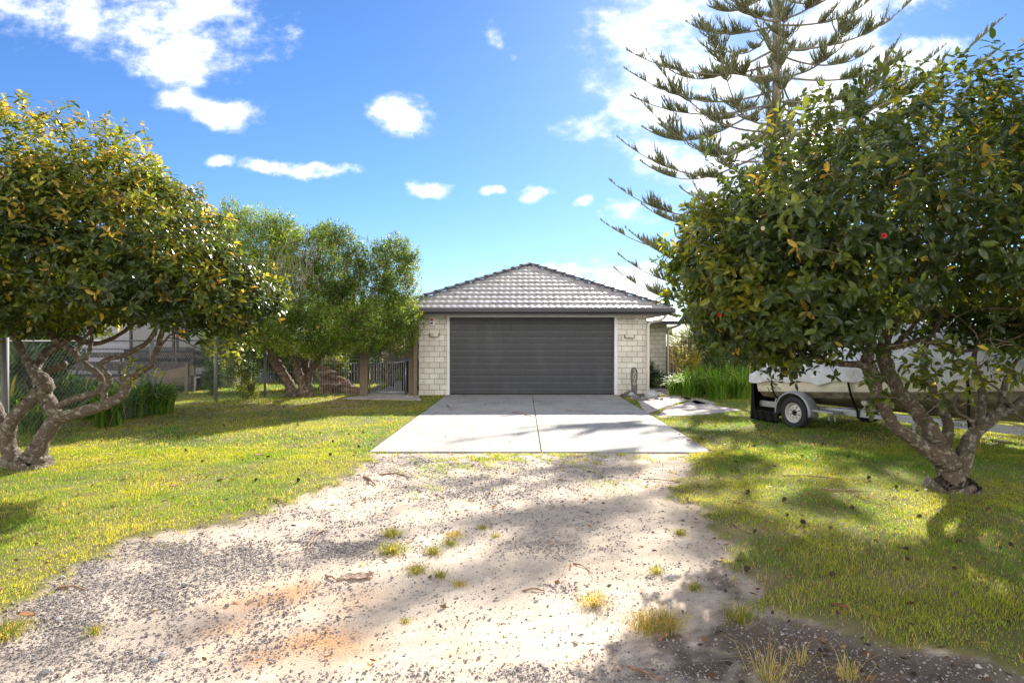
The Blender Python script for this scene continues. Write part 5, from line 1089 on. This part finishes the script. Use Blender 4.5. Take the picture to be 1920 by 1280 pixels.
wf = empty('wire_fence', (-6, 18.3, 0), 'black welded wire fence behind the bottlebrush trunk', 'fence')
a_, b_ = np.array([-7.2, 18.0]), np.array([-4.63, 18.4]); segs = []
for t in np.linspace(0, 1, 40): p = a_ + (b_ - a_) * t; segs.append(((*p, .03), (*p, 1.25 + (.12 if int(t * 39) % 2 else 0))))
for z in (.05, .35, .7, .95, 1.05, 1.15, 1.25): segs.append(((*a_, z), (*b_, z)))
thin_wires('wire_mesh', segs, .0045, M['wire'], wf)
MB().box(-4.72, -4.50, 18.33, 18.48, -.1, 1.52).build('post', M['timber'], wf, bevel=.008)
MB().box(-3.16, -3.07, 18.22, 18.36, -.1, 2.05).build('post', M['timber'], wf, bevel=.006); MB().box(-3.32, -3.19, 18.36, 18.5, -.1, 1.98).build('post', M['timber'], wf, bevel=.006)
gt = empty('garden_gate', (-3.4, 18.45, 0), 'light metal bar gate between the timber post and the garage', 'gate')
xa, xb, yg_ = -4.46, -3.42, 18.45; mb = MB()
for a, b in (((xa, yg_, .92), (xb, yg_, .98)), ((xa, yg_, .10), (xb, yg_, .10)), ((xa, yg_, .06), (xa, yg_, .95)), ((xb, yg_, .02), (xb, yg_, 1.12))): mb.tube([a, b], .018 if a[0] != b[0] else .022, 8)
mb.build('gate_frame', M['galv'], gt, smooth=True); mb = MB()
for x in np.linspace(xa + .07, xb - .06, 15): mb.tube([(x, yg_, .10), (x, yg_, .93 + .06 * (x - xa))], .007, 6)
mb.build('bars', M['galv'], gt); segs = [((x, yg_ + .02, .98), (x, yg_ + .02, 1.38)) for x in np.linspace(xa, xb, 16)] + [((xa, yg_ + .02, z), (xb, yg_ + .02, z)) for z in (1.02, 1.1, 1.2, 1.3, 1.38)]
thin_wires('wire_top', segs, .004, M['wire'], gt)
# wheelie bin behind the gate
bn = empty('wheelie_bin', (-3.45, 19.6, 0), 'dark wheelie bin behind the gate beside the garage', 'bin'); V = []
for z, hx, hy in ((.06, .20, .24), (.92, .27, .33)): V += [(-3.5 - hx, 19.6 - hy, z), (-3.5 + hx, 19.6 - hy, z), (-3.5 + hx, 19.6 + hy, z), (-3.5 - hx, 19.6 + hy, z)]
MB().add(V, [(0, 3, 2, 1), (4, 5, 6, 7), (0, 1, 5, 4), (1, 2, 6, 5), (2, 3, 7, 6), (3, 0, 4, 7)]).build('body', M['bin'], bn, bevel=.02)
V = [(-3.79, 19.24, .925), (-3.21, 19.24, .925), (-3.21, 19.96, .925), (-3.79, 19.96, .925), (-3.76, 19.27, .97), (-3.24, 19.27, .97), (-3.26, 19.93, 1.02), (-3.74, 19.93, 1.02)]
MB().add(V, [(0, 3, 2, 1), (4, 5, 6, 7), (0, 1, 5, 4), (1, 2, 6, 5), (2, 3, 7, 6), (3, 0, 4, 7)]).build('lid', M['bin'], bn, bevel=.012)
for x in (-3.72, -3.28): MB().tube([(x, 19.86, .1), (x + .04, 19.86, .1)], .1, 16).build('wheel', M['rubber'], bn)
# rubble heap: separate lumps
tm = mat('brown rubble', (.20, .11, .07), .95, noise=(9, (.42, .30, .22), .5, .66), bump=(20, 1, .04))
hb = MB()
def lump(c, r, seed, sc=(1.2, .9, .7)):
    th, ph_ = np.meshgrid(np.linspace(0, math.pi, 9), np.arange(12) * math.pi / 6, indexing='ij'); Vn = np.stack([np.sin(th) * np.cos(ph_), np.sin(th) * np.sin(ph_), np.cos(th)], -1).reshape(-1, 3)
    d = 1 + .22 * sn(Vn * 1.3 + seed * 3.7, 1.2, 0) + .12 * sn(Vn * 1.3 + seed, 3, 1); hb.add(Vn * d[:, None] * r * np.array(sc) + np.array(c), [(i * 12 + j, (i + 1) * 12 + j, (i + 1) * 12 + (j + 1) % 12, i * 12 + (j + 1) % 12) for i in range(8) for j in range(12)])
lump(((612 - 983) * 19.3 / F, 19.6, .2), .34, 5, (.9, .7, 1.5)); lump(((634 - 983) * 19.3 / F, 19.6, .1), .27, 9, (1.1, .7, 1.1))
for i in range(90):
    t = random.random(); px = 604 + 70 * t + random.uniform(-6, 6); top = .78 * (1 - t) + .06; z = random.uniform(.4, 1) * max(.08, top); Y = 19 + random.uniform(-.25, .3)
    lump(((px - 983) * Y / F, Y, z), random.uniform(.05, .12), 30 + i)
hb.build('rubble', tm, None, smooth=True)['kind'] = 'stuff'
# dark panel fence behind
df = empty('paling_fence', (-7, 24.5, 0), 'dark timber paling fence far behind the bottlebrush', 'fence'); mb = MB()
for x in np.arange(-13, -3.3, .125): mb.box(x, x + .115, 25.0, 25.02, -.05, 1.25 + .02 * math.sin(x * 31))
mb.build('palings', M['dark_timber'], df); MB().box(-13, -3.3, 25.022, 25.07, .3, .38).box(-13, -3.3, 25.022, 25.07, 1.0, 1.08).build('rail', M['dark_timber'], df)
df = empty('paling_fence', (6.4, 27, 0), 'brown timber paling fence behind the agapanthus bed', 'fence'); mb = MB()
for x in np.arange(5.9, 16, .13): mb.box(x, x + .12, 27, 27.02, -.4, 1.3 + .02 * math.sin(x * 31))
mb.build('palings', M['dark_timber'], df); MB().box(5.9, 16, 27.022, 27.07, .9, .98).build('rail', M['dark_timber'], df)
pl = MB().box(0, .13, 0, .13, -.4, 1.7).build('post', M['timber'], None); pl.location = (6.55, 25.5, 0); tag(pl, 'weathered timber post at the end of the side path beyond the wing wall', 'post'); pl.name = 'timber_post'
ch_ = empty('garden_chair', (6.05, 24.6, -.3), 'small reddish garden chair beyond the wing wall', 'chair'); cm = mat('reddish timber', (.22, .09, .06), .7)
MB().box(5.82, 6.28, 24.35, 24.8, .10, .14).build('seat', cm, ch_); MB().box(5.82, 6.28, 24.78, 24.82, .16, .62).build('backrest', cm, ch_)
for x in (5.84, 6.22):
    for y in (24.37, 24.74): MB().box(x, x + .04, y, y + .04, -.34, .098).build('leg', cm, ch_)

# ---------------------------------------------------------------- neighbouring house and deck
nh = empty('neighbour_house', (-13, 21.5, 0), 'pale grey weatherboard house with dark framed window behind the deck at the left', 'house')
mb = MB(); xL, xR = -19.0, -9.75; yh = 21.5
for k in range(17):
    z = .55 + k * .16; V = [(xL, yh - .022, z), (xR, yh - .022, z), (xR, yh, z + .165), (xL, yh, z + .165), (xL, yh + .01, z), (xR, yh + .01, z)]
    for (x0, x1) in (((xL, -13.25), (-10.05, xR)) if .6 < z < 2.55 else ((xL, xR),)):
        V = [(x0, yh - .024, z), (x1, yh - .024, z), (x1, yh - .002, z + .165), (x0, yh - .002, z + .165), (x0, yh, z), (x1, yh, z)]; mb.add(V, [(0, 1, 2, 3), (0, 4, 5, 1)])
mb.build('wall', M['weatherboard'], nh); mb = MB(); mb.box(xL, -13.25, yh + .003, yh + .12, -.1, 3.3).box(-10.05, xR, yh + .003, yh + .12, -.1, 3.3).box(-13.249, -10.051, yh + .003, yh + .12, -.1, .68).box(-13.249, -10.051, yh + .003, yh + .12, 2.6, 3.3); mb.build('wall_core', M['weatherboard'], nh)
mb = MB(); mb.box(xR - .1, xR, yh + .13, yh + 7, -.1, 3.3); mb.build('wall', M['weatherboard'], nh)
for (x0, x1) in ((-13.25, -11.75), (-11.70, -10.05)):
    wd_ = MB().box(x0, x0 + .07, yh - .03, yh + .05, .68, 2.6).box(x1 - .07, x1, yh - .03, yh + .05, .68, 2.6).box(x0 + .071, x1 - .071, yh - .03, yh + .05, .68, .76).box(x0 + .071, x1 - .071, yh - .03, yh + .05, 2.52, 2.6).build('window', M['dark_timber'], nh)
    MB().box(x0 + .071, x1 - .071, yh + .005, yh + .012, .761, 2.519).build('pane', M['glass'], wd_)
V = []; n = 26
for k in range(n + 1): x = -10.62 + .46 * k / n; y = yh - .006 - .012 * math.sin(k * 1.7); V += [(x, y, .78), (x, y, 2.5)]
MB().add(V, [(2 * k, 2 * k + 2, 2 * k + 3, 2 * k + 1) for k in range(n)]).build('curtain', M['curtain'], nh)
mb = MB(); V = [(xL - .5, yh - .6, 3.15), (xR + .5, yh - .6, 3.15), (xR + .5, yh + 8, 3.15), (xL - .5, yh + 8, 3.15), (-15, yh + 3.7, 4.3), (-13.6, yh + 3.7, 4.3)]
mb.add(V, [(0, 1, 5, 4), (1, 2, 5), (2, 3, 4, 5), (3, 0, 4), (0, 3, 2, 1)]); mb.build('roof', M['ridge'], nh)
dk = empty('timber_deck', (-12, 20, 0), 'dark stained timber deck and railing in front of the grey house', 'deck')
X0, X1, yf = -16.5, -10.15, 19.8
MB().box(X0, X1, yf, yh - .03, .42, .46).build('deck_boards', M['dark_timber'], dk); MB().box(X0, X1, yf - .03, yf - .002, .20, .455).build('edge_board', M['timber'], dk)
for x in (X0, -14.4, -12.3, X1 - .1):
    MB().box(x, x + .1, yf - .14, yf - .032, -.1, 1.30).build('post', M['dark_timber'], dk)
for (z0_, z1_) in ((1.06, 1.22), (.66, .94)): MB().box(X0, X1, yf - .18, yf - .142, z0_, z1_).build('rail', M['dark_timber'], dk)
MB().box(X0, X1, yf - .22, yf - .10, 1.30, 1.335).build('handrail', M['dark_timber'], dk)
for x in (-16, -14, -12.1, -10.6): MB().box(x, x + .12, yf + .3, yf + .42, -.1, .418).build('stump', M['timber'], dk)
# sloping ramp board and its posts
mb = MB(); V = [(-11.15, 18.9, .38), (-9.75, 18.9, .56), (-9.75, 18.9, .86), (-11.15, 18.9, .60), (-11.15, 18.94, .38), (-9.75, 18.94, .56), (-9.75, 18.94, .86), (-11.15, 18.94, .60)]
rb = mb.add(V, [(0, 1, 2, 3), (7, 6, 5, 4), (0, 4, 5, 1), (3, 2, 6, 7), (0, 3, 7, 4), (1, 5, 6, 2)]).build('ramp_side', M['timber'], dk)
for x in (-11.2, -10.0): MB().box(x, x + .09, 18.84, 18.898, -.05, .92 if x > -11 else .8).build('post', M['timber'], dk)

# ---------------------------------------------------------------- loose things on the ground
def gz(x, y): return float(height(np.array([x]), np.array([y]))[0])
def stick(pxs, r, label, m_='stick', name='fallen_stick', group='sticks lying on the drive and lawn', lift=.0):
    pts = [G(*p) for p in pxs]; p3 = smooth_path([(x, y, max(gz(x, y), .03 if (-2.23 < x < 2.7 and 9.2 < y < 18.56) else -1) + r * .7 + lift + (.012 if i % 2 else 0)) for i, (x, y) in enumerate(pts)], 4)
    rr = r * (1 - .5 * np.linspace(0, 1, len(p3))); return tag(MB().tube(p3, rr, 6, .15).build(name, M[m_], None, smooth=True), label, 'stick', group)
SK = [([(683, 893), (693, 900), (704, 909)], .016, 'thick pale stick at the left edge of the gravel'), ([(712, 889), (740, 888), (758, 892), (771, 899)], .011, 'curved brown stick near the concrete edge'),
      ([(609, 994), (592, 1003), (581, 1016), (577, 1030), (583, 1037)], .009, 'hooked brown stick on the gravel patch'), ([(1075, 1054), (1090, 1058), (1103, 1066), (1111, 1077)], .005, 'thin reddish curved stick on the pale sand'),
      ([(979, 1106), (1000, 1106), (1022, 1109)], .006, 'straight dark stick in the shadow patch'), ([(1468, 895), (1520, 899), (1580, 905)], .010, 'long dark stick on the shaded lawn'), ([(1530, 922), (1580, 926), (1625, 925)], .009, 'second long stick on the shaded lawn nearer the camera'),
      ([(1205, 899), (1235, 902), (1275, 904)], .007, 'stick at the right lawn edge by the gravel'), ([(1176, 1252), (1210, 1262), (1245, 1276)], .008, 'brown stick at the bottom of the photo'), ([(1236, 1200), (1244, 1194), (1252, 1190)], .010, 'short broken stick beside the largest dry tuft'),
      ([(960, 776), (985, 779), (996, 784)], .010, 'small curved twig on the concrete in the garage shadow'), ([(838, 762), (842, 766), (846, 771)], .012, 'little twig on the concrete near the door'), ([(500, 938), (520, 942), (536, 950)], .010, 'bark strip at the left gravel edge'),
      ([(1288, 828), (1300, 833), (1325, 845), (1345, 850)], .013, 'branch lying over the right front corner of the concrete'), ([(107, 1107), (135, 1105), (160, 1112)], .009, 'reddish stick at the grass edge bottom left'), ([(611, 1084), (622, 1086), (633, 1091)], .008, 'short red brown stick left of the bark slab'),
      ([(108, 828), (122, 818), (140, 806)], .010, 'pale stick leaning on the plants left'), ([(1060, 772), (1090, 774), (1120, 772)], .008, 'thin twig on the sunny concrete edge of the shadow'), ([(1375, 985), (1385, 997), (1402, 1003)], .008, 'stick on the lawn edge right of the dirt')]
for a, r, l in SK: stick(a, r, l)
# bark slab
c0 = G(668, 1082); mb = MB(); n_ = 9; V = []
for i in range(n_):
    for j in range(6): u = (i / (n_ - 1) - .5) * .22; v = (j / 5 - .5) * .09 * (1 - .5 * abs(i / (n_ - 1) - .5)); V.append((c0[0] + u, c0[1] + v + .15 * u, gz(*c0) + .014 + .012 * math.cos(j * 1.3) + .006 * math.sin(i * 2.2 + j * 2)))
o = mb.add(V, [(i * 6 + j, (i + 1) * 6 + j, (i + 1) * 6 + j + 1, i * 6 + j + 1) for i in range(n_ - 1) for j in range(5)]).build('bark_slab', mat('pale bark', (.60, .46, .35), .9, noise=(30, (.25, .16, .11), .45, .6)), None); o.modifiers.new('t', 'SOLIDIFY').thickness = .008; tag(o, 'flat pale slab of bark on the sand', 'bark')
# grass tufts standing in the dirt
def tuft(px, py, r, h, n, label, dry=.4):
    n = int(n * 2.0); r *= 1.2
    c = G(px, py); a = rng.uniform(0, 6.28, n); q = r * .42 * np.abs(rng.normal(0, .75, n)); X = q * np.cos(a); Y = q * np.sin(a); L_ = h * rng.uniform(.5, 1.3, n); la = a + rng.normal(0, .6, n); ou = rng.uniform(.3, 1.7, n) * L_; w = rng.uniform(.0006, .0015, n)
    z0 = gz(*c); V = np.empty((n, 5, 3)); sx, sy = -np.sin(la) * w, np.cos(la) * w
    V[:, 0] = np.stack([X - sx, Y - sy, np.full(n, z0 - .01)], 1); V[:, 1] = np.stack([X + sx, Y + sy, np.full(n, z0 - .01)], 1); mx, my = X + np.cos(la) * ou * .4, Y + np.sin(la) * ou * .4
    V[:, 2] = np.stack([mx + sx, my + sy, z0 + L_ * .62], 1); V[:, 3] = np.stack([mx - sx, my - sy, z0 + L_ * .62], 1); V[:, 4] = np.stack([X + np.cos(la) * ou, Y + np.sin(la) * ou, z0 + L_ * rng.uniform(.25, 1, n)], 1)
    i = np.arange(n)[:, None] * 5; Fc = np.concatenate([i + [0, 1, 2], i + [0, 2, 3], i + [3, 2, 4]]); col = np.where(rng.random((n, 1)) < dry, pal(.42, .33, .13), pal(.13, .17, .025)) * rng.uniform(.7, 1.25, (n, 1))
    o = np_mesh('grass_tuft', V.reshape(-1, 3), Fc, M['grass'], col=np.repeat(col, 5, 0)); o.location = (c[0], c[1], 0); tag(o, label, 'grass tuft', 'grass tufts standing in the dirt')
for t_ in [(735, 1000, .13, .05, 260, 'yellow green tuft, upper of the pair on the gravel edge'), (735, 1034, .15, .06, 340, 'bushy tuft, lower of the pair on the gravel edge'), (812, 1034, .10, .05, 180, 'tuft in the sand right of the bushy pair'), (782, 1068, .10, .06, 150, 'spiky tuft below the bushy pair, nearest the bark slab'),
           (845, 1018, .10, .04, 150, 'small tuft at the upper end of the chain of tufts'), (852, 1003, .12, .035, 160, 'straw coloured flat tuft in the chain of tufts'), (905, 990, .07, .035, 90, 'tiny tuft right of the chain of tufts'), (930, 1006, .06, .04, 70, 'tiny lone tuft on bare sand'),
           (1113, 1132, .12, .06, 190, 'dry round tuft with dark roots right of the shadow patch'), (1215, 1178, .14, .10, 190, 'dry tuft with long straws, left of the largest pair'), (1250, 1176, .13, .11, 190, 'dark tuft with long straws, right of the largest pair'), (1232, 1074, .07, .06, 80, 'small lime green tuft among pebbles'),
           (1303, 1107, .09, .05, 90, 'low tuft in the brown shade by the lawn'), (1388, 1165, .11, .09, 160, 'grey green tuft at the tip of the shaded soil'), (825, 1075, .08, .05, 90, 'thin tuft beside the spiky tuft'), (860, 1090, .10, .03, 90, 'flat straw strip tuft below the thin tuft'),
           (10, 1195, .16, .07, 300, 'dense green tuft at the bottom left edge'), (178, 1190, .06, .05, 60, 'small tuft alone on the left gravel'), (760, 1163, .05, .025, 50, 'tiny flat tuft alone on the sand'), (1275, 1000, .08, .05, 130, 'green tuft beside the crack near the right lawn'), (1440, 1275, .14, .16, 60, 'tall straw tuft at the bottom edge'), (1590, 1278, .10, .12, 40, 'sparse straw tuft at the bottom edge in shade'), (1500, 1245, .06, .12, 24, 'few long straws standing in the shaded soil')]:
    tuft(*t_, dry=.75 if 'straw' in t_[-1] or 'dry' in t_[-1] else .35)
# little cones on the lawn: one built, the rest copied
mb = MB()
for i in range(6):
    for k in range(7):
        a = k * .898 + i * .45; r = .022 * math.sin(math.pi * (i + .8) / 6.8); z = .006 + i * .0075; d = np.array([math.cos(a), math.sin(a), 0]); s = np.array([-d[1], d[0], 0]); c = np.array([0, 0, z + .004])
        mb.add([c + s * .006, c - s * .006, c + d * r * 1.2 - s * .004 + (0, 0, .009), c + d * r * 1.2 + s * .004 + (0, 0, .009)], [(0, 1, 2, 3)])
mb.tube([(0, 0, 0), (0, 0, .02), (0, 0, .045)], [.014, .016, .005], 7)
c0 = mb.build('fallen_cone', M['cone'], None); tag(c0, 'small dark brown cone lying on the lawn', 'cone', 'small dark cones scattered over the lawn'); c0.modifiers.new('t', 'SOLIDIFY').thickness = .002; first = True
spots = [(340, 824), (452, 868), (500, 866), (627, 833), (672, 838), (618, 858), (590, 872), (645, 812), (680, 815), (560, 800), (410, 905), (300, 805), (420, 802), (250, 850), (350, 850), (215, 842), (480, 905), (560, 908), (380, 870),
         (1320, 824), (1355, 855), (1430, 858), (1385, 870), (1460, 835), (1440, 800), (1340, 802), (1402, 929), (1470, 943), (1473, 972), (1510, 990), (1555, 1000), (1385, 885), (1500, 862), (1625, 905), (1590, 860), (1680, 920), (1690, 1035), (1790, 1070), (1800, 1020), (1720, 975), (1850, 965), (1400, 1080), (1560, 1090), (1900, 1030), (1480, 800), (1545, 838), (1415, 840), (1330, 848), (1415, 1005), (1600, 960)]
for (px, py) in spots:
    o = c0 if first else c0.copy()
    if not first: C.objects.link(o)
    first = False; x, y = G(px + random.uniform(-3, 3), py + random.uniform(-1, 1)); o.location = (x, y, gz(x, y) + .012); o.rotation_euler = (random.uniform(.5, 1.8), 0, random.uniform(0, 6)); s = random.uniform(.55, .95); o.scale = (s, s, s)
# dead leaves one can pick out
def dead_leaf(px, py, L_, a, label):
    x, y = G(px, py); V = []; 
    for i in range(7):
        s = i / 6; w = .24 * L_ * math.sin(math.pi * min(1, s * .97 + .02)) ** .8
        for q in (-1, 0, 1): V.append(((s - .5) * L_, q * w, .004 + .012 * (q != 0) + .02 * L_ * 4 * (s - .5) ** 2))
    o = MB().add(V, [(3 * i + j, 3 * i + 3 + j, 3 * i + 4 + j, 3 * i + 1 + j) for i in range(6) for j in (0, 1)]).build('dead_leaf', M['deadleaf'], None, smooth=True); o.location = (x, y, gz(x, y) + .022); o.rotation_euler = (.15, .1, a); o.modifiers.new('t', 'SOLIDIFY').thickness = .0012
    tag(o, label, 'leaf', 'large dead leaves on the ground')
for q in [(48, 1168, .10, .1, 'orange brown leaf at the bottom left grass edge'), (326, 919, .10, 1.0, 'red brown leaf standing out on the left lawn'), (484, 862, .12, .4, 'rust leaf in the middle of the left lawn'), (1418, 800, .13, .3, 'orange leaf left of the trailer wheel'), (1575, 1152, .09, 2.6, 'brown leaf at the edge of the shaded soil'),
          (105, 812, .12, .5, 'curled leaf near the twisted trunk'), (1462, 1044, .08, .8, 'small brown leaf on the shaded lawn'), (702, 872, .09, 1.9, 'leaf at the left of the gravel neck')]: dead_leaf(*q)
# larger single pebbles
PB = [(345, 1105, .022, 'rock', 'dark angular stone standing out on the left gravel'), (305, 1227, .017, 'pale_rock', 'pale stone, right of a pair near the bottom left'), (291, 1234, .015, 'pale_rock', 'pale stone, left of a pair near the bottom left'), (110, 1166, .015, 'pale_rock', 'white stone near the orange leaf'), (118, 1082, .018, 'pale_rock', 'pale stone at the left grass edge'),
      (480, 1184, .012, 'rock', 'dark pebble on the orange sand'), (633, 1160, .013, 'rock', 'lone dark pebble on bare sand'), (1258, 1088, .018, 'pale_rock', 'rounded pinkish pebble beside the lime tuft'), (1005, 1128, .016, 'pale_rock', 'pale pebble by the dark stick'), (355, 1218, .016, 'rock', 'grey stone below the orange sand edge'), (85, 1262, .02, 'rock', 'dark flat stone at the bottom left'), (425, 1138, .013, 'rock', 'dark stone between gravel and orange sand')]
for i, (px, py, r, m_, lb) in enumerate(PB): x, y = G(px, py); rock((x, y, gz(x, y) + r * .5), r, M[m_], 'stone', lb, 'larger stones on the gravel', seed=60 + i)
